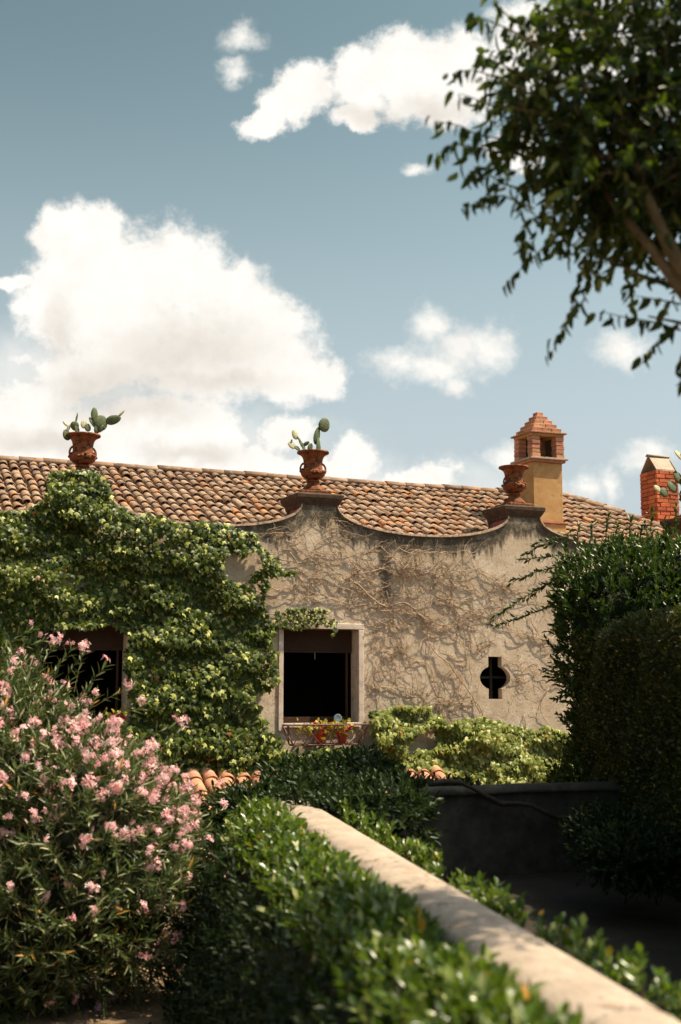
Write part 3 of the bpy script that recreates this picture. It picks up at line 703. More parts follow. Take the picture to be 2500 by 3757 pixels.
cactus(0, 'tall two-jointed prickly pear cactus in the urn above the middle window', [
    (*z4(945, 345), 20, 22, 20, 10, 0), (*z4(785, 580), 13.5, 27, 12, 25, 0), (*z4(815, 760), 12, 20, 0, 40, 0), (*z4(310, 555), 11.5, 15.5, -20, 15, 1), (*z4(405, 665), 6, 13, -35, 40, 0),
    (*z4(240, 785), 11.5, 13.5, -60, 20, 1), (*z4(350, 845), 8, 12, -60, 30, 0), (*z4(440, 760), 7, 14, -30, 50, 0), (*z4(560, 750), 8, 11, 60, 40, 0), (*z4(820, 850), 11, 18, 5, 30, 0), (*z4(500, 840), 9, 16, -15, 40, 0), (*z4(640, 830), 10, 13, 20, 20, 0), (*z4(238, 690), 2.5, 4.5, 0, 20, 0)], (7.33, YF + .345, UZ + .6))
cactus(0, 'sprawling prickly pear cactus in the urn above the ivy', [
    (*z3(765, 360), 12, 20, 0, 15, 0), (*z3(880, 530), 24, 24, 30, 10, 0), (*z3(730, 520), 9, 18, -35, 30, 0), (*z3(1130, 470), 15, 24, 70, 20, 0), (*z3(1280, 355), 6, 16, 40, 60, 1), (*z3(425, 440), 4.5, 17, 10, 70, 0),
    (*z3(390, 585), 15, 13, 60, 20, 0), (*z3(205, 545), 5, 11, -45, 30, 1), (*z3(275, 620), 6, 13, 25, 40, 1), (*z3(235, 760), 14, 17, -15, 20, 0), (*z3(560, 555), 12, 13, 0, 30, 1), (*z3(905, 640), 9, 14, 35, 50, 0), (*z3(820, 640), 12, 16, 15, 30, 0), (*z3(430, 650), 10, 13, -10, 30, 0), (*z3(640, 620), 11, 12, 0, 20, 0)], (3.63, YF + .345, UZ + .6))
z6 = lambda x, y: (2300 + x / 5.89, 1600 + y / 5.89)
cactus(0, 'arching prickly pear cactus hanging in front of the red brick chimney', [
    (*z6(660, 1130), 11, 13, -60, 15, 1), (*z6(805, 1215), 16, 16, -70, 10, 0), (*z6(990, 1090), 20, 20, -60, 15, 0), (*z6(1110, 890), 18, 21, -40, 15, 0), (*z6(1010, 650), 7, 24, -35, 60, 1), (*z6(1130, 410), 13, 20, -50, 30, 1), (*z6(1230, 520), 12, 22, -20, 30, 0), (*z6(1260, 760), 14, 22, -20, 30, 0)], (14.73, YF + .345, UZ + .6))
# dry grass in the third urn
dg = MB(); 
for k in range(16):
    p = Vector((11.0 + random.uniform(-.02, .12), YF + .345 + random.uniform(-.08, .08), UZ + .64)); q = p + Vector((random.uniform(-.06, .07), 0, random.uniform(.04, .09)))
    dg.tube([p, (p + q) / 2 + Vector((0, 0, .01)), q], [.003, .0025, .001], 4)
tag(dg.build('dry_grass', M['stem']), 'wisps of dry grass in the empty urn by the ochre chimney', 'grass')

# ================================================================== WINDOW BASKET, POTS
bk = root('window_basket', 'rusty iron flower basket with crossed bars under the middle window', 'window basket', (7.38, YF - .14, .76))
tx0, tx1, bx0, bx1, yf, yb, zt, zb = 6.69, 8.03, 6.80, 7.93, YF - .27, YF - .055, 1.075, .775
def bar(p, q, w=.011): return MB().tube([p, q], w, 4)
for p, q, n in [((tx0, yf, zt), (tx1, yf, zt), 'top_rail'), ((tx0, yb, zt), (tx0, yf, zt), 'top_rail'), ((tx1, yb, zt), (tx1, yf, zt), 'top_rail'), ((bx0, yf + .04, zb), (bx1, yf + .04, zb), 'bottom_rail'), ((bx0, yb, zb), (bx1, yb, zb), 'bottom_rail'),
                ((bx0, yb, zb), (bx0, yf + .04, zb), 'bottom_rail'), ((bx1, yb, zb), (bx1, yf + .04, zb), 'bottom_rail')]:
    bar(p, q, .012).build(n, M['iron'], bk)
nX = 5
for k in range(nX):
    a0, a1 = tx0 + (tx1 - tx0) * k / nX, tx0 + (tx1 - tx0) * (k + 1) / nX; b0, b1 = bx0 + (bx1 - bx0) * k / nX, bx0 + (bx1 - bx0) * (k + 1) / nX
    bar((a0, yf, zt), (b1, yf + .04, zb), .009).build('crossed_bar', M['iron'], bk); bar((a1, yf - .004, zt), (b0, yf + .036, zb), .009).build('crossed_bar', M['iron'], bk)
for (t, b) in ((tx0, bx0), (tx1, bx1)):
    bar((t, yf, zt), (b, yb, zb), .009).build('crossed_bar', M['iron'], bk); bar((t, yb, zt), (b, yf + .04, zb), .009).build('crossed_bar', M['iron'], bk)
    bar((t, yb, zt), (b, yb, zb), .010).build('upright', M['iron'], bk); bar((t, yf, zt), (b, yf + .04, zb), .010).build('upright', M['iron'], bk)
sl2 = MB()
for k in range(3): sl2.box((bx0, yb - .035 - k * .06, zb + .0125), (bx1, yb - .01 - k * .06, zb + .018))
sl2.build('tray_slats', M['iron'], bk)
def pot_plant(c, label, n, petals, r=.085, h=.17, sp=.16):
    o = root('potted_geranium', label, 'potted plant', c, None)
    MB().lathe([(r * .68, 0), (r * .72, .01), (r * .95, h - .03), (r * 1.08, h - .03), (r * 1.1, h), (r * .98, h), (r * .9, h - .03), (.01, h - .035)], c, 22).build('pot', M['pot'], o, True)
    p = np.array(c) + [0, 0, h + .06] + rng.normal(size=(n, 3)) * [sp, .06, .055]
    nr = norm(rng.normal(size=(n, 3)) * .6 + [.2, -.6, .7]); t = norm(rng.normal(size=(n, 3)) + [0, -.3, -.2])
    disc = leaf_shape(.95, .1, .1, .5)
    scatter_mesh('foliage', disc, p, frames(nr, t), rng.uniform(.045, .075, n), M['geranium'], o, 'stuff')
    st = MB()
    for k in range(10): q = p[k]; st.tube([(c[0], c[1], c[2] + h - .03), tuple(q)], .003, 4)
    st.build('stalks', M['twig'], o)
    for (dx, dz) in petals:
        q = np.array(c) + [dx, -.07, h + dz] + rng.normal(size=(14, 3)) * .014
        scatter_mesh('flower_head', FLOWER, q, frames(norm(rng.normal(size=(14, 3)) + [0, -1, .4]), norm(rng.normal(size=(14, 3)))), rng.uniform(.016, .024, 14), M['red_petal'], o)
pot_plant((7.27, YF - .15, zb + .02), 'red pot of yellowing geranium, left one in the iron basket', 170, [(-.13, .12), (.06, .10), (.08, .07), (-.02, .03)])
pot_plant((7.63, YF - .15, zb + .02), 'red pot of sparse geranium, right one in the iron basket', 90, [(.10, .07), (.02, .02)], sp=.12)
pot_plant((4.12, YF - .14, 1.0), 'red geranium in a pot on the ivy-framed window sill behind the oleander', 80, [(.0, .06), (.06, .07), (-.06, .05), (.1, .03)], sp=.1)
dsk = MB(); c = atY(1240, 2634, YF + .06)
dsk.lathe([(.0, -.004), (.045, -.004), (.062, .004), (.064, .010), (.058, .012), (.03, .004), (0, .004)], (0, 0, 0), 28)
do = tag(dsk.build('plate', M['glass_disc'], None, True), 'small round blue-grey plate standing on the middle window sill', 'plate'); do.location = (c[0], c[1], 1.102 + .064); do.rotation_euler = (R(82), 0, R(-18))

# ================================================================== LEAN-TO TILED ROOF (in front of the villa)
lr = root('lean_to_roof', 'low terracotta tiled lean-to roof half buried in greenery below the windows', 'roof', (6.5, 17.4, -1.1))
LA, LB = atW(728, 2815, 18.6), None
ly1, lz1, lsl = 18.5, .44, R(27)
lx0, lx1 = 5.14, 9.5
LT = leaf_mesh('lean_tile', tile_mesh('l', .46, .115, .095, .016, 9), m_simple('lean_to_terracotta', [(.42, .19, .10), (.52, .26, .15), (.58, .33, .21)], 9, var=.5, dark=((.30, .14, .08), .6, .5)))
MB().rings([[(X, ly1, lz1 - .05), (X, ly1 - 2.0, lz1 - .05 - 2.0 * math.tan(lsl)), (X, ly1 - 2.0, lz1 - .13 - 2.0 * math.tan(lsl)), (X, ly1, lz1 - .13)] for X in (lx0, lx1)]).build('deck', M['board'], lr)
MB().rings([[(X, ly1, lz1 + .02), (X, ly1 - 1.95, lz1 + .02 - 1.95 * math.tan(lsl)), (X, ly1 - 1.95, lz1 - .10 - 1.95 * math.tan(lsl)), (X, ly1, lz1 - .10)] for X in (lx0 - .075, lx0 - .045)]).build('verge_board', M['board'], lr)
for i in range(int((lx1 - lx0) / .245)):
    for j in range(5):
        s = .30 + j * .37
        y, z = ly1 - s * math.cos(lsl) - .0, lz1 - s * math.sin(lsl)
        instance(LT, 'clay_tile', lr, Matrix.Translation((lx0 + .10 + i * .245 + random.gauss(0, .006), y, z - .02)) @ Matrix.Rotation(lsl + R(-2.5), 4, 'X') @ Matrix.Rotation(random.gauss(0, .03), 4, 'Z'))
MB().rings([[(X, ly1 - 1.9, lz1 - .12 - 1.9 * math.tan(lsl)), (X, ly1 - 1.75, lz1 - .12 - 1.75 * math.tan(lsl)), (X, ly1 - 1.75, -1.1), (X, ly1 - 1.9, -1.1)] for X in (lx0, lx1)]).build('front_wall', M['darkwall'], lr)

# ================================================================== COPED GARDEN WALL
gw = root('coped_wall', 'low garden wall with pale rounded coping running away from the camera', 'garden wall', (CN[0], CN[1], -1.1))
cw = .205
def cop_ring(c, drop=0.0, k=1.0):
    prof = [(-cw, .43), (-cw, .455)] + [(-cw * math.copysign(abs(math.cos(t)) ** .8, math.cos(t)), .455 + .095 * math.sin(t) ** .8) for t in np.linspace(.12, math.pi - .12, 13)] + [(cw, .455), (cw, .43), (cw - .03, .42), (-cw + .03, .42)]
    return [(c[0] + CP[0] * x * k, c[1] + CP[1] * x * k, z - drop) for x, z in prof]
rings = []; Lw = np.linalg.norm(CF - CN) - .06; st_ = -1.5
for t in np.linspace(st_, Lw, 60):
    w = fbm(np.array([[t * 1.3, 3.1, 0.5]]), 3)[0] - .5
    r_ = cop_ring(CN + CD * t + CP * w * .03, w * .015, 1 + (fbm(np.array([[t * 2.1, 7.7, 1.5]]), 3)[0] - .5) * .08); rings.append(r_)
MB().rings(rings).build('coping', M['coping'], gw, True)
MB().rings([[(c[0] + CP[0] * x, c[1] + CP[1] * x, z) for x, z in ((-.17, -1.1), (-.17, .425), (.17, .425), (.17, -1.1))] for c in (CN + CD * st_, CN + CD * (Lw - .03))]).build('wall_body', M['coping'], gw)
# transverse wall in the shade
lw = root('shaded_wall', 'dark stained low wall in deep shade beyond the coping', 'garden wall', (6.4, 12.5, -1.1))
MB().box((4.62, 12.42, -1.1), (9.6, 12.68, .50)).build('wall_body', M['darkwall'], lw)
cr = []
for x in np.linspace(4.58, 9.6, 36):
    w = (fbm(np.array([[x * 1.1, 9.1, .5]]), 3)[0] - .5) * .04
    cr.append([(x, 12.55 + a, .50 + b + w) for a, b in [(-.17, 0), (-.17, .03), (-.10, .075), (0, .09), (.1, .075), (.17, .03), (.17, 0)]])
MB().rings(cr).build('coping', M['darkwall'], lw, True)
vt = [atY(*p, 12.34) for p in [(1575, 2878), (1630, 2868), (1690, 2872), (1740, 2895), (1790, 2925), (1840, 2950), (1900, 2948), (1950, 2955), (2000, 2980), (2045, 3000), (2090, 3000), (2140, 2980), (2200, 2975)]]
vo = tag(MB().tube(vt, [.026 + .006 * math.sin(k * 1.7) for k in range(len(vt))], 8).build('vine_trunk', m_simple('dark_bark', [(.03, .024, .016), (.07, .055, .038)], 20), None, True), 'thick bare vine trunk sagging across the shaded low wall', 'vine')

# ================================================================== IVY ON THE VILLA
K = 2500 / 1568
def wallpoly(p): return [(atY(u * K, v * K)[0], atY(u * K, v * K)[2]) for u, v in p]
IVY = wallpoly([(-150, 1165), (0, 1172), (60, 1165), (100, 1130), (106, 1092), (140, 1082), (215, 1082), (232, 1105), (240, 1140), (262, 1172), (320, 1192), (400, 1203), (500, 1203), (560, 1215), (592, 1225), (612, 1290), (650, 1305), (668, 1318), (620, 1338), (600, 1385),
                (622, 1440), (633, 1505), (626, 1565), (590, 1592), (556, 1615), (600, 1640), (640, 1690), (650, 1790), (-150, 1790)])
IVH = [wallpoly(p) for p in ([(90, 1440), (260, 1440), (285, 1470), (290, 1660), (90, 1660)],
                             [(515, 1255), (575, 1270), (590, 1300), (560, 1345), (520, 1340), (505, 1300)], [(575, 1340), (600, 1330), (595, 1395), (580, 1410)])]
def ivy_field(x, z, amp):
    p = np.stack([x * 1.5, z * 3.4, np.full_like(x, 4.2)], -1)
    a = fbm(p, 4); b = fbm(np.stack([x * 4.2, z * 6.5, np.full_like(x, 1.2)], -1), 3)
    return amp * (np.clip((a - .30) * 2.4, 0, 1.2) + .45 * (b - .4))
def ivy(parent, polys, holes, n, amp, size, m, key, single, zbias=0.0, edge=.16, y0=YF, dens=.36):
    P = np.array([q for pl in polys for q in pl]); lo, hi = P.min(0), P.max(0)
    x = rng.uniform(lo[0], hi[0], n); z = rng.uniform(lo[1], hi[1], n)
    jx = x + (fbm(np.stack([x * 3, z * 3, x * 0], -1), 3) - .5) * edge * 2; jz = z + (fbm(np.stack([x * 3, z * 3, x * 0 + 9], -1), 3) - .5) * edge * 2
    k = np.zeros(n, bool)
    for pl in polys: k |= inpoly(jx, jz, pl)
    for h in holes: k &= ~inpoly(jx, jz, h)
    k &= fbm(np.stack([x * 2.1, z * 3.2, x * 0 + 5], -1), 4) > dens - .05 * rng.random(n)
    x, z = x[k], z[k]; n = len(x)
    h = ivy_field(x, z, amp); e = .03
    gx = (ivy_field(x + e, z, amp) - h) / e; gz = (ivy_field(x, z + e, amp) - h) / e
    lay = rng.random(n) ** 1.6
    y = y0 - .03 - np.maximum(h, 0) * (1 - .8 * lay) - rng.random(n) * .03
    nrm = norm(np.stack([gx * .5, np.full(n, -1.0), gz * .5], -1) + np.array([0.1, 0, .55]) + rng.normal(size=(n, 3)) * .38)
    tip = norm(np.stack([rng.normal(size=n) * .42, -.30 - .2 * rng.random(n), -1 + 0 * x], -1))
    leaves(parent, key, LF_IVY, np.stack([x, y, z], -1), frames(nrm, tip), rng.uniform(.75, 1.25, n) * size, m, single, bias=(1 - lay) ** 2)
iv = root('ivy', 'dense green ivy curtain covering the left half of the villa wall', 'ivy', (4.4, YF, -1.1))
PEDP = [(3.2, 4.3), (4.02, 4.3), (4.0, 4.62), (3.85, 4.72), (3.3, 4.74), (3.18, 4.6)]
ivy(iv, [IVY], IVH, 31000, .31, .080, M['ivy'], 'ivy_leaf', 300, dens=.27)
# pillar of ivy that wraps the first pedestal
n = 1500; a = rng.uniform(-math.pi, .25, n); zz_ = rng.uniform(4.15, 4.80, n); rr_ = .44 + .05 * rng.random(n) - .10 * np.clip((zz_ - 4.68) / .12, 0, 1)
px = 3.57 + rr_ * np.cos(a) * 1.0; py = YF + .30 + rr_ * np.sin(a) * .92; keep = ~((px > 3.80) & (zz_ > 4.5))
outn = np.stack([np.cos(a), np.sin(a), np.full(n, .55)], -1)
top_ = rng.random(n) < .22; zz_[top_] = 4.74 + rng.random(top_.sum()) * .05; f_ = np.sqrt(rng.random(top_.sum())); px[top_] = 3.50 + (px[top_] - 3.57) * f_ * .8; py[top_] = YF + .3 + (py[top_] - YF - .3) * f_
outn[top_] = [0, -.4, 1]
leaves(iv, 'ivy_leaf', LF_IVY, np.stack([px, py, zz_], -1)[keep], frames(norm(outn + rng.normal(size=(n, 3)) * .35), norm(np.stack([np.cos(a) * .4 + rng.normal(size=n) * .3, np.sin(a) * .4, np.full(n, -.9)], -1)))[keep], rng.uniform(.065, .105, n)[keep], M['ivy'], 0, mass='pedestal_leaf_mass')
st = MB()
for k in range(40):
    x = random.uniform(2.2, 6.3); z = random.uniform(-.5, 1.2); pts = []
    for q in range(14):
        pts.append((x, YF - .018 - random.uniform(0, .02), z)); x += random.gauss(.02, .10); z += random.uniform(.08, .26)
        if z > top(x) - .1: break
    bad = [i for i, p in enumerate(pts) if any(x0 - .2 < p[0] < x1 + .2 and z0 - .3 < p[2] < z1 + .2 for x0, x1, z0, z1 in WIN)]
    if bad: pts = pts[:bad[0]] if bad[0] > 3 else []
    if len(pts) > 3: st.tube(pts, list(np.linspace(.012, .005, len(pts))), 5)
st.build('stems', M['stem'], iv)
iv2 = root('ivy', 'short ivy garland trailing along the lintel of the middle window', 'ivy', (7.0, YF, 2.6))
ivy(iv2, [wallpoly([(625, 1405), (700, 1398), (770, 1408), (772, 1432), (700, 1440), (640, 1445), (610, 1480)]), wallpoly([(756, 1425), (768, 1425), (768, 1470), (760, 1470)])], [], 900, .07, .055, M['ivy'], 'ivy_leaf_garland', 60, y0=YF - .03, dens=.42)
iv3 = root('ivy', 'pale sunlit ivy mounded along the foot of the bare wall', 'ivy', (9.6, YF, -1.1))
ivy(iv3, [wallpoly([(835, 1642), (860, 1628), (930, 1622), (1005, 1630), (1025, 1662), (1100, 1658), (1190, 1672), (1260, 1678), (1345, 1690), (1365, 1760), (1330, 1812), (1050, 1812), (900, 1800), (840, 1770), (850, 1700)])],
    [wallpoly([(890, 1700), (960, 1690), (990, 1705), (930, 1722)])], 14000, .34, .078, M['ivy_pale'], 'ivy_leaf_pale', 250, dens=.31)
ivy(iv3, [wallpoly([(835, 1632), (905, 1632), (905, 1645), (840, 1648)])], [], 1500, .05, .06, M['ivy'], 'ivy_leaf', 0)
iv4 = root('ivy', 'shaded ivy apron hanging below the iron flower basket', 'ivy', (7.4, YF, -1.1))
ivy(iv4, [wallpoly([(600, 1700), (650, 1722), (850, 1720), (860, 1800), (600, 1810)])], [], 7000, .36, .085, M['ivy'], 'ivy_leaf', 150, dens=.30)

# ================================================================== BARE VINE ON THE WALL
vn = root('wall_vine', 'web of bare tan vine stems clinging to the right half of the wall', 'vine', (9.2, YF, -1.1))
A = lambda p: [(1250 + x / 1.96, 1850 + y / 1.96) for x, y in p]
Bq = lambda p: [(900 + x / 1.96, 1450 + y / 1.96) for x, y in p]
STEMS = [
 (A([(0, 560), (70, 505), (200, 490), (330, 455), (450, 490), (560, 475), (700, 510), (800, 490), (960, 470), (1010, 500), (1130, 570), (1230, 620), (1330, 640)]), .011, .04),
 (A([(0, 600), (100, 625), (180, 630), (260, 610), (350, 590)]), .010, .02),
 (A([(60, 540), (130, 590), (200, 660), (280, 720), (340, 735), (450, 710), (560, 790), (600, 840), (620, 920), (625, 990), (700, 1090), (770, 1150), (850, 1260), (930, 1370), (980, 1440), (1010, 1500), (1020, 1590)]), .017, .045),
 (A([(410, 490), (500, 520), (620, 500), (720, 560), (830, 580), (960, 590)]), .009, .03), (A([(600, 820), (660, 850), (740, 870), (830, 850), (890, 820), (960, 770)]), .010, .03),
 (A([(600, 800), (640, 730), (700, 690), (800, 685), (850, 720), (880, 770), (1000, 800), (1090, 825)]), .009, .03), (A([(160, 950), (250, 950), (340, 960), (390, 990), (420, 1040), (480, 1085), (560, 1140)]), .009, .03),
 (A([(280, 980), (290, 1060), (330, 1170), (400, 1260), (470, 1330), (520, 1420), (570, 1450)]), .008, .025), (A([(190, 1370), (240, 1330), (300, 1315), (440, 1320), (550, 1340), (650, 1380), (720, 1410), (800, 1425), (860, 1445), (980, 1440)]), .010, .03),
 (A([(580, 1455), (650, 1440), (720, 1435), (790, 1430)]), .010, .02), (A([(470, 380), (540, 330), (640, 350), (740, 345), (820, 350), (900, 340), (935, 440)]), .010, .09), (A([(400, 320), (470, 350), (560, 345), (650, 370), (700, 430), (720, 500)]), .010, .10),
 (A([(560, 370), (570, 480), (575, 600), (570, 770)]), .007, .02), (A([(650, 520), (720, 620), (780, 700), (830, 780), (860, 900), (850, 1000)]), .008, .03), (A([(730, 870), (780, 940), (850, 1000), (900, 1040), (1000, 1060), (1090, 1010)]), .009, .035),
 (A([(760, 560), (790, 640), (800, 760), (880, 860), (920, 960), (910, 1100), (870, 1230)]), .007, .025), (A([(300, 1065), (350, 1080), (390, 1150), (430, 1250), (470, 1310)]), .008, .03), (A([(1210, 920), (1300, 930), (1400, 960), (1500, 1000), (1568, 1010)]), .010, .06),
 (A([(1160, 1100), (1220, 1140), (1300, 1170), (1380, 1200), (1440, 1220), (1500, 1250)]), .008, .03), (A([(1200, 1290), (1300, 1260), (1400, 1235)]), .008, .02), (A([(720, 1420), (730, 1480), (735, 1530)]), .007, .02),
 (A([(1000, 470), (1090, 520), (1200, 600), (1300, 640)]), .008, .03), (A([(850, 480), (920, 560), (1000, 640), (1080, 690), (1150, 700)]), .008, .03), (A([(420, 480), (480, 420), (540, 350), (560, 330)]), .010, .12), (A([(430, 640), (450, 540), (490, 440), (530, 360)]), .009, .14),
 (A([(700, 1380), (650, 1200), (622, 1010)]), .008, .02), (A([(470, 1180), (520, 1140), (580, 1130)]), .007, .02), (A([(180, 870), (260, 890), (360, 870), (450, 880), (560, 890)]), .008, .03), (A([(170, 1280), (250, 1290), (290, 1310)]), .006, .02),
 (A([(220, 740), (300, 770), (400, 760), (480, 790), (560, 820), (600, 840)]), .010, .05), (A([(860, 700), (940, 660), (1040, 640), (1140, 590), (1240, 560)]), .007, .02), (A([(1000, 780), (1120, 760), (1240, 720), (1360, 700), (1500, 720)]), .007, .02),
 (Bq([(140, 1000), (220, 990), (300, 1000), (370, 1020), (400, 970), (470, 920), (530, 900)]), .009, .03), (Bq([(290, 1050), (360, 1090), (430, 1150), (500, 1210), (560, 1210)]), .009, .03), (Bq([(100, 1160), (200, 1140), (320, 1100), (440, 1130), (560, 1120), (700, 1130), (850, 1130), (960, 1120)]), .008, .03),
 (Bq([(300, 1400), (380, 1340), (470, 1315), (560, 1320), (640, 1360), (720, 1400), (850, 1420), (960, 1400)]), .010, .035), (Bq([(60, 1400), (150, 1430), (250, 1470), (350, 1460), (450, 1450)]), .010, .03), (Bq([(470, 1300), (600, 1270), (680, 1330), (740, 1310), (800, 1275), (880, 1280), (920, 1260)]), .009, .03),
 (Bq([(590, 960), (600, 920), (640, 880), (665, 905)]), .007, .05), (Bq([(200, 920), (220, 970), (210, 990)]), .006, .03), (Bq([(380, 1250), (480, 1290), (500, 1380), (480, 1450)]), .007, .02), (Bq([(620, 960), (720, 980), (790, 1020)]), .007, .025), (Bq([(860, 1070), (890, 1120), (960, 1130)]), .008, .03),
]
tw = MB()
def branch(p, d, n, r):
    pts = [p]
    for k in range(n):
        d = (d + Vector((random.gauss(0, .35), 0, random.gauss(0, .35)))).normalized(); pts.append(pts[-1] + d * random.uniform(.035, .075) + Vector((0, random.gauss(0, .008), 0)))
    ok = [q for q in pts if q.z < top(q.x) - .05 and not (6.58 < q.x < 8.1 and q.z < 2.7) and not (10.1 < q.x < 10.75 and 1.4 < q.z < 2.2)]
    for q in ok: q.y = min(max(q.y, YF - .10), YF - .006)
    if len(ok) > 2: tw.tube(ok, list(np.linspace(r, r * .35, len(ok))), 4)
    return ok
for pts, r, off in STEMS:
    r = r * .68; W_ = [Vector(atY(*p)) for p in pts]; sm = []
    for i in range(len(W_) - 1):                   # smooth through the points
        p0, p1, p2, p3 = W_[max(i - 1, 0)], W_[i], W_[i + 1], W_[min(i + 2, len(W_) - 1)]
        for t in np.linspace(0, 1, 5, endpoint=False):
            sm.append(.5 * ((2 * p1) + (p2 - p0) * t + (2 * p0 - 5 * p1 + 4 * p2 - p3) * t * t + (3 * p1 - p0 - 3 * p2 + p3) * t ** 3))
    sm.append(W_[-1]); ph = random.uniform(0, 6); nn = len(sm)
    for i, p in enumerate(sm):
        p.y = YF - r * .8 - off * (.25 + .75 * abs(math.sin(ph + i * .33))); p.x += random.gauss(0, .004); p.z += random.gauss(0, .005)
    MB().tube(sm, [r * (1 - .45 * i / nn) for i in range(nn)], 6).build('stem', M['stem'], vn, True)
    for k in range(int(nn * .4)):
        i = random.randrange(nn - 1); d = (sm[i + 1] - sm[i]).normalized(); a = random.choice((-1, 1)) * random.uniform(.4, 1.2)
        d = Vector((d.x * math.cos(a) - d.z * math.sin(a), 0, d.x * math.sin(a) + d.z * math.cos(a)))
        br = branch(sm[i].copy(), d, random.randint(4, 10), random.uniform(.004, .006))
        if len(br) > 4 and random.random() < .6: branch(br[2].copy(), Vector((random.uniform(-1, 1), 0, random.uniform(-1, .6))).normalized(), random.randint(3, 7), .0025)
for k in range(46):                                  # long thin runners
    p = Vector((random.uniform(8.1, 11.6), YF - .015, random.uniform(1.2, 3.6))) if k > 22 else Vector((random.uniform(6.4, 8.6), YF - .015, random.uniform(2.75, 3.9)))
    a = random.choice((-.5, -.2, .1, 2.6, -1.3, -1.7, -1.0)) + random.gauss(0, .25); pts = [p]
    for q in range(random.randint(12, 26)):
        a += random.gauss(0, .28); p = p + Vector((math.cos(a) * .07, 0, math.sin(a) * .07)); p.y = YF - .012 - .022 * abs(math.sin(q * .5 + k))
        if p.z > top(p.x) - .1 or p.z < .9 or (6.58 < p.x < 8.1 and p.z < 2.7) or (10.05 < p.x < 10.8 and 1.38 < p.z < 2.22) or p.x > 12.3: break
        pts.append(p)
    if len(pts) > 4:
        r = random.uniform(.0055, .008); MB().tube(pts, list(np.linspace(r, r * .4, len(pts))), 5).build('stem', M['stem'], vn, True)
        for q in range(len(pts) // 5): branch(random.choice(pts).copy(), Vector((random.uniform(-1, 1), 0, random.uniform(-1, 1))).normalized(), random.randint(3, 6), .0028)
for k in range(26):                                  # tangle of old wood below the parapet
    p = Vector((random.uniform(8.5, 8.95), YF - random.uniform(.02, .12), random.uniform(3.2, 3.85))); branch(p, Vector((random.uniform(-1, 1), 0, random.uniform(-1, .5))).normalized(), random.randint(4, 10), random.uniform(.004, .007))
tw.build('twigs', M['stem'], vn, kind='stuff')

# ================================================================== SHRUBS
def icos(sub=2):
    bm = bmesh.new(); bmesh.ops.create_icosphere(bm, subdivisions=sub, radius=1); v = np.array([q.co[:] for q in bm.verts]); f = [tuple(q.index for q in p.verts) for p in bm.faces]; bm.free(); return v, f
ICO = icos(3)
FWD = np.array([math.sin(PSI), math.cos(PSI), 0.0]); UPZ = np.array([0, 0, 1.0])
def ell(u, v, w, ru, rvv, rd):
    c = atW(u, v, w); return (c, ru * w / F, rd, rvv * w / F)
def ell_pt(e, d): c, a, b, h = e; return c + d[..., 0:1] * a * rv + d[..., 1:2] * b * FWD + d[..., 2:3] * h * UPZ
def ell_r(e, p): c, a, b, h = e; q = p - c; return np.sqrt((q @ rv / a) ** 2 + (q @ FWD / b) ** 2 + (q[..., 2] / h) ** 2)
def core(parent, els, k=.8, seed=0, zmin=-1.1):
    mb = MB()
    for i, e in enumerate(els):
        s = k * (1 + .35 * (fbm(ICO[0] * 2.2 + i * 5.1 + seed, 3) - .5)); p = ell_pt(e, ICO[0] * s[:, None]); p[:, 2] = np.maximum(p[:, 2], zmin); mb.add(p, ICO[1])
    mb.build('dark_core', M['core'], parent, True, 'stuff')  # added dark core: blocks light between the leaves
def shoots_on(els, n, inner=.72, back=-.45, zmin=-1.05, jitter=.14):
    """points near the skin of a union of ellipsoids, with outward directions"""
    ar = np.array([(e[1] * e[2] + e[1] * e[3] + e[2] * e[3]) for e in els]); idx = rng.choice(len(els), n, p=ar / ar.sum()); P = np.zeros((n, 3)); N = np.zeros((n, 3)); ok = np.ones(n, bool)
    for i, e in enumerate(els):
        m_ = idx == i; k = m_.sum(); d = norm(rng.normal(size=(k, 3))); lump = 1 + .40 * (fbm(d * 2.6 + i * 3.3, 3) - .5)
        P[m_] = ell_pt(e, d * (lump * rng.uniform(1 - jitter * 2, 1, k))[:, None]); c, a, b, h = e
        N[m_] = norm(d[:, 0:1] / a * rv + d[:, 1:2] / b * FWD + d[:, 2:3] / h * UPZ)
    for i, e in enumerate(els): ok &= (idx == i) | (ell_r(e, P) > inner)
    ok &= np.einsum('ni,ni->n', N, norm(CAM - P)) > back; ok &= P[:, 2] > zmin
    return P[ok], N[ok]
def shoot_leaves(P, Dn, L, per, spread=.9, droop=.0, start=.15):
    """leaves set round a shoot that starts at P and runs along Dn for L"""
    n = len(P); t = np.tile(np.linspace(start, 1, per), (n, 1)) + rng.uniform(-.03, .03, (n, per)); az = (np.arange(per) * 2.4)[None] + rng.uniform(0, 6.28, n)[:, None] + rng.normal(size=(n, per)) * .3
    e1 = norm(np.cross(Dn, np.array([.31, .2, .93]))); e2 = np.cross(Dn, e1)
    q = P[:, None] + Dn[:, None] * (t * L[:, None])[..., None]; q[..., 2] -= droop * t ** 2 * L[:, None]
    rad = e1[:, None] * np.cos(az)[..., None] + e2[:, None] * np.sin(az)[..., None]
    open_ = (spread * (1.15 - .65 * t))[..., None]
    tip = norm(Dn[:, None] + rad * open_ + rng.normal(size=(n, per, 3)) * .12); nr = norm(Dn[:, None] * open_ - rad * .8 + np.array([0, 0, .35]))
    return q.reshape(-1, 3), frames(nr.reshape(-1, 3), tip.reshape(-1, 3))
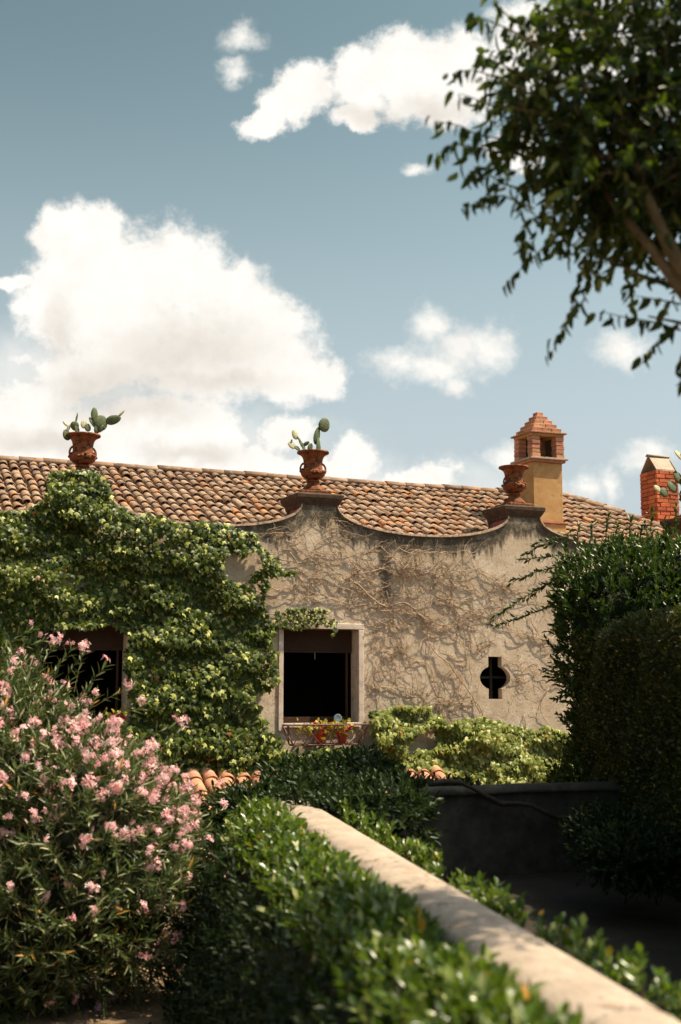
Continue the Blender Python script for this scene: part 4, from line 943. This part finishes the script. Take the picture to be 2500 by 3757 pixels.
def stems_mesh(parent, P, Dn, L, r=.004, m=None, name='shoots', droop=0):
    mb = MB()
    for p, d, l in zip(P, Dn, L):
        a = p - d * .1; b = p + d * l * .5 - [0, 0, droop * .25 * l]; c = p + d * l * .95 - [0, 0, droop * .9 * l]; mb.tube([a, b, c], [r, r * .8, r * .4], 3)
    return mb.build(name, m or M['twig'], parent, kind='stuff')

# ---- oleander
OLE = [ell(70, 2970, 12.2, 300, 420, 1.2), ell(350, 3060, 11.8, 290, 300, 1.2), ell(500, 3260, 11.6, 200, 300, .9), ell(250, 3350, 11.4, 330, 310, 1.0), ell(-30, 2680, 12.6, 210, 230, .9), ell(-280, 3000, 12, 380, 600, 1.3), ell(560, 3130, 11.9, 120, 190, .6), ell(40, 3560, 11.2, 230, 210, .8), ell(270, 2860, 12.2, 200, 170, .7)]
ol = root('oleander', 'large oleander bush covered in pink flower clusters at lower left', 'shrub', (*atW(200, 3500, 12)[:2], -1.1))
core(ol, OLE, .70, 2)
P, N = shoots_on(OLE, 6200, .80)
Dn = norm(N * .8 + UPZ * .55 + rng.normal(size=P.shape) * .35); L = rng.uniform(.16, .34, len(P))
ex = [atW(u * K, v * K, w) for u, v, w in [(150, 1560, 12.6), (175, 1570, 12.5), (195, 1590, 12.4), (120, 1555, 12.6), (90, 1540, 12.7), (60, 1530, 12.8), (30, 1500, 12.8), (10, 1490, 12.8), (225, 1620, 12.3), (330, 1700, 12.2), (360, 1720, 12.2), (250, 1650, 12.3), (440, 1850, 12), (455, 1900, 12), (460, 1960, 12), (450, 2070, 11.9), (435, 2160, 11.9)]]
exd = np.array([norm(np.array([.45 + .1 * i % 3, -.15, .85])) for i in range(len(ex))]); P2 = np.vstack([P, np.array(ex)]); Dn2 = np.vstack([Dn, norm(exd + rng.normal(size=exd.shape) * .2)]); L2 = np.concatenate([L, np.full(len(ex), .34)])
q, ro = shoot_leaves(P2, Dn2, L2, 12, 1.05, .15)
leaves(ol, 'oleander_leaf', LF_OLE, q, ro, rng.uniform(.08, .145, len(q)), M['oleander'], 300)
stems_mesh(ol, P2, Dn2, L2, .004, droop=.15)
tips = P2 + Dn2 * L2[:, None] * .98; u_, v_, w_ = proj(tips)
upr = np.clip((3560 - v_) / 700, .05, 1) * np.clip((u_ + 500) / 900, .35, 1) * np.where(v_ < 3120, 1, .55) * (np.einsum('ni,ni->n', norm(CAM - tips), np.vstack([N, exd])) > -.1)
pick = (rng.random(len(tips)) < np.maximum(upr, .16) * np.clip(.45 + u_ / 900, .45, 1) * .58); pick[-len(ex):] = True
ci = np.where(pick)[0]
CL = []
for k in range(5):                                    # five kinds of flower truss
    n = (10, 15, 20, 6, 4)[k]; c_ = norm(rng.normal(size=(n, 3)) + [0, 0, .7]) * rng.uniform(.03, .06, (n, 1)) * (1.0 if k < 3 else .7); fr = frames(norm(c_ + rng.normal(size=(n, 3)) * .02), norm(rng.normal(size=(n, 3))))
    o = scatter_mesh('t', FLOWER, c_, fr, rng.uniform(.021, .030, n), M['petal']); CL.append(o.data); bpy.data.objects.remove(o)
order = rng.permutation(len(ci))[:300]
for i in ci[order]:
    k = rng.choice(5, p=[.28, .18, .08, .28, .18]); qd = Vector(Dn2[i] * .6 + norm(CAM - tips[i]) * .5).to_track_quat('Z', 'Y').to_matrix().to_4x4()
    instance(CL[k], 'flower_cluster', ol, Matrix.Translation(tips[i] + norm(CAM - tips[i]) * .07 + [0, 0, .02]) @ qd @ Matrix.Rotation(random.uniform(0, 6), 4, 'Z') @ Matrix.Scale(random.uniform(.8, 1.2), 4))
rest = np.setdiff1d(ci, ci[order]); fp = np.repeat(tips[rest], 3, 0) + rng.normal(size=(len(rest) * 3, 3)) * .03; fn = norm(norm(CAM - fp) + rng.normal(size=fp.shape) * .7 + [0, 0, .4])
scatter_mesh('flower_mass', FLOWER, fp, frames(fn, norm(rng.normal(size=fp.shape))), rng.uniform(.018, .030, len(fp)), M['petal'], ol, 'stuff')
tr = MB()
for k in range(9):
    b0 = np.array([*atW(random.uniform(-50, 450), 3500, 12)[:2], -1.1]); t0 = P[random.randrange(len(P))]; tr.tube([b0, b0 * .5 + t0 * .5 + [0, 0, .2], t0], [.03, .022, .008], 6)
tr.build('stems', M['bark'], ol)

# ---- laurel by the villa
LAU = [ell(2290, 2190, 17.6, 230, 170, 1.0), ell(2180, 2200, 17.4, 130, 120, .7), ell(2480, 2200, 17.6, 210, 210, 1.0), ell(2330, 2420, 17.2, 270, 330, 1.2), ell(2250, 2330, 17.2, 195, 230, 1.0), ell(2320, 2700, 17, 215, 330, 1.1), ell(2620, 2500, 17.4, 260, 500, 1.2), ell(2240, 2960, 16.5, 190, 200, 1.0)]
la = root('laurel', 'tall dark laurel bush against the right end of the villa', 'shrub', (*atW(2330, 2700, 17.3)[:2], -1.1))
core(la, LAU, .74, 5)
P, N = shoots_on(LAU, 6500, .85)
Dn = norm(N * .7 + UPZ * .75 + rng.normal(size=P.shape) * .3); L = rng.uniform(.14, .30, len(P))
q, ro = shoot_leaves(P, Dn, L, 10, .8)
# upright leaders along the top and long sprays reaching over the wall
sp = []
for (u, v, h) in [(2390, 1990, .42), (2310, 1985, .28), (2225, 1965, .25), (2170, 1985, .2), (2120, 1990, .2), (2480, 1960, .34), (2440, 1990, .25), (2260, 1990, .22), (2350, 1990, .22), (2080, 2010, .15)]:
    p0 = Vector(atW(u, v, 17.2)); sp.append([p0, p0 + Vector((.01, 0, h * .6)), p0 + Vector((.03, 0, h))])
for c in ([(1300, 1275), (1250, 1282), (1205, 1288)], [(1300, 1300), (1240, 1315), (1180, 1338)], [(1300, 1320), (1250, 1350), (1190, 1385), (1128, 1432)], [(1310, 1365), (1260, 1398), (1200, 1420), (1148, 1440)], [(1290, 1250), (1255, 1252), (1215, 1270)],
          [(1310, 1480), (1285, 1500), (1262, 1475)], [(1320, 1540), (1290, 1530), (1255, 1540)], [(1320, 1590), (1300, 1570), (1275, 1565)], [(1325, 1660), (1305, 1655), (1290, 1650)], [(1310, 1235), (1275, 1240), (1235, 1250)], [(1300, 1340), (1260, 1345), (1215, 1375)]):
    sp.append([Vector(atW(u * K, v * K, 17.1 + .05 * i)) for i, (u, v) in enumerate(c)])
ps, ds = [], []; sm_ = MB()
for c in sp:
    sm_.tube(c, list(np.linspace(.008, .003, len(c))), 5); tot = sum((c[i + 1] - c[i]).length for i in range(len(c) - 1)); nn = max(5, int(tot / .035))
    for t in np.linspace(0, 1, nn):
        s_ = t * (len(c) - 1); i = min(int(s_), len(c) - 2); ps.append(c[i].lerp(c[i + 1], s_ - i)); ds.append((c[i + 1] - c[i]).normalized())
ps, ds = np.array([p[:] for p in ps]), np.array([d[:] for d in ds])
q2, ro2 = shoot_leaves(ps, norm(ds + rng.normal(size=ds.shape) * .25), np.full(len(ps), .05), 3, 1.1)
sm_.build('sprays', M['twig'], la)
q = np.vstack([q, q2]); ro = np.concatenate([ro, ro2])
leaves(la, 'laurel_leaf', LF_LAU, q, ro, np.concatenate([rng.uniform(.07, .115, len(q) - len(q2)), rng.uniform(.06, .095, len(q2))]), M['laurel'], 300)

# ---- clipped hedge on the right (long prism with rounded top)
hg = root('clipped_hedge', 'tall clipped hedge with sunlit top along the right side of the path', 'hedge', (9.2, 11, -.35))
HA, HB = np.array([9.25, 14.4]), np.array([5.84, 5.2]); HD = (HB - HA) / np.linalg.norm(HB - HA); HP = np.array([-HD[1], HD[0]]); HL = np.linalg.norm(HB - HA); HWid, HT = 2.4, 2.42
if HP[0] < 0: HP = -HP
def hedge_pt(s, t):
    """s along the hedge, t round its section: 0..1 left face upwards, 1..2 rounded shoulder, 2..3 top, 3..4 right face"""
    rr = .35; x = np.where(t < 1, 0, np.where(t < 2, rr * (1 - np.cos((t - 1) * math.pi / 2)), np.where(t < 3, rr + (HWid - rr) * (t - 2), HWid)))
    z = np.where(t < 1, -.35 + (HT - rr + .35) * t, np.where(t < 2, HT - rr + rr * np.sin((t - 1) * math.pi / 2), np.where(t < 3, HT, HT - (HT + .35) * (t - 3))))
    nx = np.where(t < 1, -1, np.where(t < 2, -np.cos((t - 1) * math.pi / 2), np.where(t < 3, 0, 1))); nz = np.where(t < 1, 0, np.where(t < 2, np.sin((t - 1) * math.pi / 2), np.where(t < 3, 1, 0)))
    p = np.stack([HA[0] + HD[0] * s + HP[0] * x, HA[1] + HD[1] * s + HP[1] * x, z], -1); nr = np.stack([HP[0] * nx, HP[1] * nx, nz], -1)
    b = (fbm(p * 1.1, 3) - .5) * .35 + (fbm(p * 4, 2) - .5) * .12
    return p + nr * b[..., None], nr
S, T = np.meshgrid(np.linspace(0, HL, 56), np.concatenate([np.linspace(0, 1, 12), np.linspace(1.15, 2, 6), np.linspace(2.2, 3, 5), np.linspace(3.2, 4, 5)]), indexing='ij')
p, nr = hedge_pt(S, T); p = p - nr * .07; v = p.reshape(-1, 3); nT = T.shape[1]
MB().add(v, [(i * nT + j, i * nT + j + 1, (i + 1) * nT + j + 1, (i + 1) * nT + j) for i in range(55) for j in range(nT - 1)] + [tuple(range(nT)), tuple(55 * nT + j for j in reversed(range(nT)))]).build('dark_core', M['core'], hg)  # added solid core that keeps light out of the hedge
n = 70000; s = HL * rng.beta(1, 1.5, n); t = np.concatenate([rng.uniform(0, 1, int(n * .62)), rng.uniform(1, 2, int(n * .18)), rng.uniform(2, 2.8, n - int(n * .62) - int(n * .18))])
p, nr = hedge_pt(s, t); ends = rng.random(n) < .10
p[ends, :2] = p[ends, :2] - HD * s[ends][:, None] * 1.0; 
k_ = ends.sum(); dpt = rng.uniform(0, HWid, k_); p[ends] = np.stack([HA[0] + HP[0] * dpt, HA[1] + HP[1] * dpt, rng.uniform(-.3, HT - .05, k_)], -1); nr[ends] = [-HD[0], -HD[1], 0]
p = p + nr * (rng.random(n) * .09 - .05)[:, None]; tip = norm(nr + UPZ * .5 + rng.normal(size=(n, 3)) * .6)
leaves(hg, 'hedge_leaf', LF_BOX, p, frames(norm(nr * .6 + UPZ * .5 + rng.normal(size=(n, 3)) * .5), tip), rng.uniform(.035, .06, n), M['box'], 300)

# ---- dark jasmine between the low wall and the lean-to
JAS = [ell(1130, 2910, 14.4, 170, 85, .6), ell(1310, 2880, 14.4, 140, 85, .6), ell(920, 3000, 14.0, 100, 70, .5), ell(1430, 2930, 14.2, 80, 60, .5), ell(1020, 2990, 13.8, 180, 80, .5), ell(1250, 2990, 13.8, 200, 80, .5), ell(870, 3130, 13.6, 100, 130, .5), ell(1620, 2960, 14.2, 140, 55, .4), ell(1180, 2930, 12.9, 150, 40, .25), ell(1420, 2925, 12.9, 130, 32, .22), ell(1400, 3010, 11.9, 170, 75, .25), ell(1200, 2985, 12.1, 100, 40, .2), ell(860, 2985, 14.6, 110, 50, .3)]
ja = root('jasmine', 'dark shaded climbing shrub heaped between the lean-to tiles and the low wall', 'shrub', (*atW(1150, 2900, 14.4)[:2], -1.1))
core(ja, JAS, .68, 9)
P, N = shoots_on(JAS, 4200, .85); Dn = norm(N * .7 + UPZ * .45 + rng.normal(size=P.shape) * .4); L = rng.uniform(.10, .24, len(P)); q, ro = shoot_leaves(P, Dn, L, 10, .9, .1)
leaves(ja, 'jasmine_leaf', LF_LAU, q, ro, rng.uniform(.05, .10, len(q)), m_leaf('jasmine_leaf', (.010, .022, .006), (.026, .046, .012), .45, .12, (.12, .2, .02), yellow=((.62, .36, .18), .008)), 200)

FOO = [ell(2230, 3080, 12.0, 120, 80, .4), ell(2330, 3150, 11.2, 170, 80, .4)]
fo = root('foot_shrub', 'dark low shrub spreading at the foot of the clipped hedge', 'shrub', (*atW(2250, 3150, 11.5)[:2], -.35))
core(fo, FOO, .7, 4, -.35); P, N = shoots_on(FOO, 1500, .85, -.45, -.33); Dn = norm(N * .7 + UPZ * .6 + rng.normal(size=P.shape) * .4); L = rng.uniform(.08, .2, len(P)); q, ro = shoot_leaves(P, Dn, L, 9, .9, .1)
leaves(fo, 'laurel_leaf', LF_LAU, q, ro, rng.uniform(.04, .065, len(q)), m_leaf('shrub_leaf', (.006, .014, .003), (.018, .032, .007), .5, .1, (.1, .16, .01)), 150)

# ---- pittosporum hedge along the left of the coped wall, and its outgrowth on the right
ph = root('pittosporum_hedge', 'glossy green hedge spilling over the left side of the rounded coping', 'hedge', (*(CN + CD * 4 - CP * .7), -1.1))
def strip(side, t0, t1, n, ctr, hw, ztop, zbot, m, parent, key, size, single, seed, per=9, corek=True):
    """hedge beside the wall: section is a half ellipse from zbot to ztop"""
    t = rng.uniform(t0, t1, n) if True else 0
    th = rng.uniform(-.25, 2.75 if zbot < -.5 else math.pi + .25, n)
    lump = 1 + .5 * (fbm(np.stack([t * 1.4, th * .8, t * 0 + seed], -1), 3) - .5) + .25 * (fbm(np.stack([t * 5, th * 2, t * 0 + seed], -1), 2) - .5)
    x = ctr + side * 0 + hw * np.cos(th) * lump; z = (ztop - .40) + .40 * np.maximum(np.sin(th), -.2) * lump
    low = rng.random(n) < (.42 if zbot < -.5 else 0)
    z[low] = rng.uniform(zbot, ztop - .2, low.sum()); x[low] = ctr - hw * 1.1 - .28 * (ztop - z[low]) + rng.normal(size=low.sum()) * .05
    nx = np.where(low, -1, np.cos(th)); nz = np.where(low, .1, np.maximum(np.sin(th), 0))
    P = np.stack([CN[0] + CD[0] * t + CP[0] * x, CN[1] + CD[1] * t + CP[1] * x, z], -1); N = np.stack([CP[0] * nx, CP[1] * nx, nz], -1)
    Dn = norm(N * .6 + UPZ * .7 + rng.normal(size=P.shape) * .35); L = rng.uniform(.07, .17, n)
    if low.any():                                   # shaded garden face of the same hedge, shade put into a darker leaf colour
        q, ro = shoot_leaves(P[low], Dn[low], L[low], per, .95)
        hang = root('shaded_hedge_side', 'garden side of the pittosporum hedge, its shade put into near-black leaf colour', 'hedge side', (*(CN + CD * 4 - CP * .9), -1.1))
        leaves(hang, 'shaded_hedge_leaf', LF_LAU, q, ro, rng.uniform(.045, .08, len(q)), m_leaf('shaded_hedge_leaf', (.006, .013, .003), (.016, .030, .006), .5, .1, (.1, .18, .01)), 150)
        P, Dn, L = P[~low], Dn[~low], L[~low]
    q, ro = shoot_leaves(P, Dn, L, per, .95)
    leaves(parent, key, LF_PIT, q, ro, rng.uniform(*size, len(q)), m, single)
    stems_mesh(parent, P, Dn, L, .003)
    if corek:
        rs = []
        for tt in np.linspace(t0, t1, 30):
            w = fbm(np.array([[tt * 1.4, 1, seed]]), 3)[0]
            rs.append([(CN[0] + CD[0] * tt + CP[0] * xx, CN[1] + CD[1] * tt + CP[1] * xx, zz) for xx, zz in [(ctr - hw - .40, zbot), (ctr - hw - .16, (zbot + ztop) / 2)] + [(ctr - hw * .86 * math.cos(a), ztop - .42 + .32 * math.sin(a) * (.8 + .4 * w)) for a in np.linspace(0, math.pi, 9)] + [(ctr + hw * .8, zbot)]])
        MB().rings(rs).build('dark_core', M['core'], parent, True)  # added dark filler, stops light passing through the strip
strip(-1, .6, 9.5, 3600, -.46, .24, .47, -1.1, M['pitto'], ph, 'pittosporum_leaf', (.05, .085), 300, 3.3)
ps_ = root('pittosporum_row', 'sunlit glossy sprigs rising along the right side of the rounded coping', 'shrub', (*(CN + CD * 5 + CP * .45), -.35))
strip(1, 1.9, 9.6, 420, .37, .10, .40, -.2, M['pitto'], ps_, 'pittosporum_leaf', (.05, .08), 200, 6.1)

# ================================================================== TREE
TW = 6.7; TK = TW / 12.6
tree = root('tree', 'leafy broadleaf tree leaning in from the upper right with two pale limbs', 'tree', (*atW(3150, 2500, TW)[:2], -.35))
base = np.array([*atW(3150, 2500, TW)[:2], -.35])
tk = [base, base + [-.05, 0, .9], base + [-.15, 0, 1.8], atW(2760, 1420, TW)]
MB().tube(tk, [.13, .10, .08, .06], 12).build('trunk', M['bark'], tree, True)
LIMBS = [([(2760, 1420), (2600, 1210), (2500, 1060), (2390, 910), (2270, 770), (2180, 640)], .13), ([(2760, 1420), (2580, 1120), (2470, 930), (2380, 740), (2330, 600), (2310, 420)], .15), ([(2760, 1420), (2850, 1000), (2900, 600), (2950, 200)], .12),
         ([(2500, 1060), (2350, 1010), (2200, 930)], .05), ([(2600, 1210), (2480, 1180), (2380, 1160)], .04), ([(2850, 1000), (3100, 700), (3300, 350)], .10), ([(2370, 740), (2200, 560), (2000, 420), (1850, 430)], .05), ([(2330, 560), (2150, 330), (1950, 150)], .05), ([(2900, 600), (2700, 250), (2600, -150)], .07)]
for pts, r in LIMBS:
    w_ = [atW(u, v, TW - (.55 * (1 - i / (len(pts) - 1)) ** .5 + .05 if r > .125 else .24) * min(1, i) + .06 * math.sin(u * .01)) for i, (u, v) in enumerate(pts)]
    MB().tube(w_, list(np.linspace(r * TK * .62, r * TK * .2, len(w_))), 8).build('limb', M['bark'], tree, True)
CROWN = [ell(2350, 520, 12.4 * TK, 330, 330, .9 * TK), ell(2100, 480, 12.2 * TK, 220, 200, .6 * TK), ell(2200, 180, 12.6 * TK, 300, 220, .8 * TK), ell(2440, 700, 12.4 * TK, 180, 180, .8 * TK), ell(2230, 650, 12.2 * TK, 200, 150, .6 * TK), ell(2560, 300, 12.8 * TK, 330, 420, 1.0 * TK), ell(2900, 450, 12.8 * TK, 420, 600, 1.2 * TK), ell(3200, 600, 12.6 * TK, 420, 600, 1.3 * TK), ell(2700, -150, 12.8 * TK, 500, 380, 1.2 * TK), ell(2720, 680, 12.3 * TK, 180, 220, .8 * TK), ell(2000, 240, 12.4 * TK, 130, 190, .4 * TK), ell(1900, 420, 12.2 * TK, 140, 70, .35 * TK)]
P, N = shoots_on(CROWN, 1750, .45, -1.1, 0, .30)
Dn = norm(N * .55 + rng.normal(size=P.shape) * .45 + np.array([0, 0, -.12])); L = rng.uniform(.3, .65, len(P)) * TK
q, ro = shoot_leaves(P, Dn, L, 9, 1.0, .35)
# explicit sprays along the open left edge
SPR = [[(1230, 330), (1100, 310), (1060, 290), (1005, 278)], [(1230, 360), (1120, 345), (1060, 330), (1012, 350)], [(1250, 230), (1150, 180), (1090, 160), (1050, 165)], [(1260, 130), (1180, 70), (1120, 45), (1100, 40)], [(1220, 440), (1150, 420), (1100, 380), (1085, 400)], [(1230, 480), (1160, 450), (1120, 450), (1080, 475)],
       [(1300, 520), (1260, 560), (1220, 600), (1175, 640)], [(1290, 480), (1230, 500), (1200, 540), (1205, 560)], [(1380, 520), (1350, 590), (1330, 660), (1310, 730), (1275, 805)], [(1390, 560), (1360, 620), (1345, 680)], [(1568, 640), (1500, 640), (1450, 650)], [(1568, 760), (1500, 740), (1440, 730), (1390, 718)], [(1568, 740), (1530, 770), (1490, 810)], [(1568, 700), (1520, 690), (1460, 680)],
       [(1590, 800), (1565, 830), (1568, 870)], [(1500, 560), (1430, 590), (1400, 630)], [(1200, 60), (1150, 20), (1130, -20)], [(1220, 180), (1140, 140), (1110, 130)], [(1250, 260), (1130, 240), (1060, 215)], [(1350, 540), (1310, 570), (1290, 560)]]
ps, ds = [], []; tm = MB()
for c in SPR:
    c = [Vector(atW(u * K, v * K, (12.1 + .15 * math.sin(u)) * TK)) for u, v in c]; tm.tube(c, list(np.linspace(.006, .002, len(c))), 5); tot = sum((c[i + 1] - c[i]).length for i in range(len(c) - 1))
    for t in np.linspace(.05, 1, max(5, int(tot / .054))):
        s_ = t * (len(c) - 1); i = min(int(s_), len(c) - 2); ps.append(c[i].lerp(c[i + 1], s_ - i)); ds.append((c[i + 1] - c[i]).normalized())
tm.build('sprays', M['twig'], tree)
ps, ds = np.array([p[:] for p in ps]), np.array([d[:] for d in ds]); q2, ro2 = shoot_leaves(ps, norm(ds + rng.normal(size=ds.shape) * .3), np.full(len(ps), .04), 2, 1.3)
hang = np.zeros_like(q2); tipv = norm(ro2[:, :, 1] * .6 + np.array([0, 0, -.8])); ro2 = frames(ro2[:, :, 2], tipv)
tipv = norm(ro[:, :, 1] * .8 + np.array([0, 0, -.55])); ro = frames(ro[:, :, 2], tipv)
stems_mesh(tree, P, Dn, L, .003, M['bark'], 'twigs', .35)
qa = np.vstack([q, q2]); ra = np.concatenate([ro, ro2])
leaves(tree, 'tree_leaf', LF_TREE, qa, ra, rng.uniform(.058, .096, len(qa)), M['tree_leaf'], 300, bias=np.concatenate([np.ones(len(q)), np.full(len(q2), 3.0)]))

# a taller tree farther right, outside the picture: added to shade the low wall and the path
shade = root('tree', 'unseen tall tree right of the leaning tree, added to shade the low wall', 'tree', (11.6, 10.4, -.35))
MB().tube([(11.6, 10.4, -.35), (11.6, 10.5, 2.5), (11.5, 10.7, 5), (11.4, 11.0, 7.5)], [.28, .24, .2, .12], 12).build('trunk', M['bark'], shade, True)
for a in range(7): MB().tube([(11.5, 10.7, 4.6 + .3 * a), (11.5 + .9 * math.cos(a * 2.2), 10.9 + .9 * math.sin(a * 2.2), 6.6 + .2 * a), (11.5 + 1.5 * math.cos(a * 2.2), 11.0 + 1.5 * math.sin(a * 2.2), 7.4 + .2 * a)], [.09, .06, .02], 7).build('limb', M['bark'], shade, True)
BIGC = [(np.array(c, float), a, a, h) for c, a, h in [((11.4, 11.1, 8.3), 1.7, 1.2), ((10.6, 11.6, 8.2), 1.1, .9), ((12.4, 10.4, 8.4), 1.4, 1.1), ((10.9, 10.2, 8.8), 1.1, .8)]]
P, N = shoots_on(BIGC, 1500, .4, -1.1, 0, .35); Dn = norm(N * .5 + rng.normal(size=P.shape) * .6); L = rng.uniform(.4, .8, len(P)); q, ro = shoot_leaves(P, Dn, L, 12, .9, .3)
leaves(shade, 'tree_leaf', LF_TREE, q, ro, rng.uniform(.12, .2, len(q)), M['tree_leaf'], 0, mass='leaf_mass')
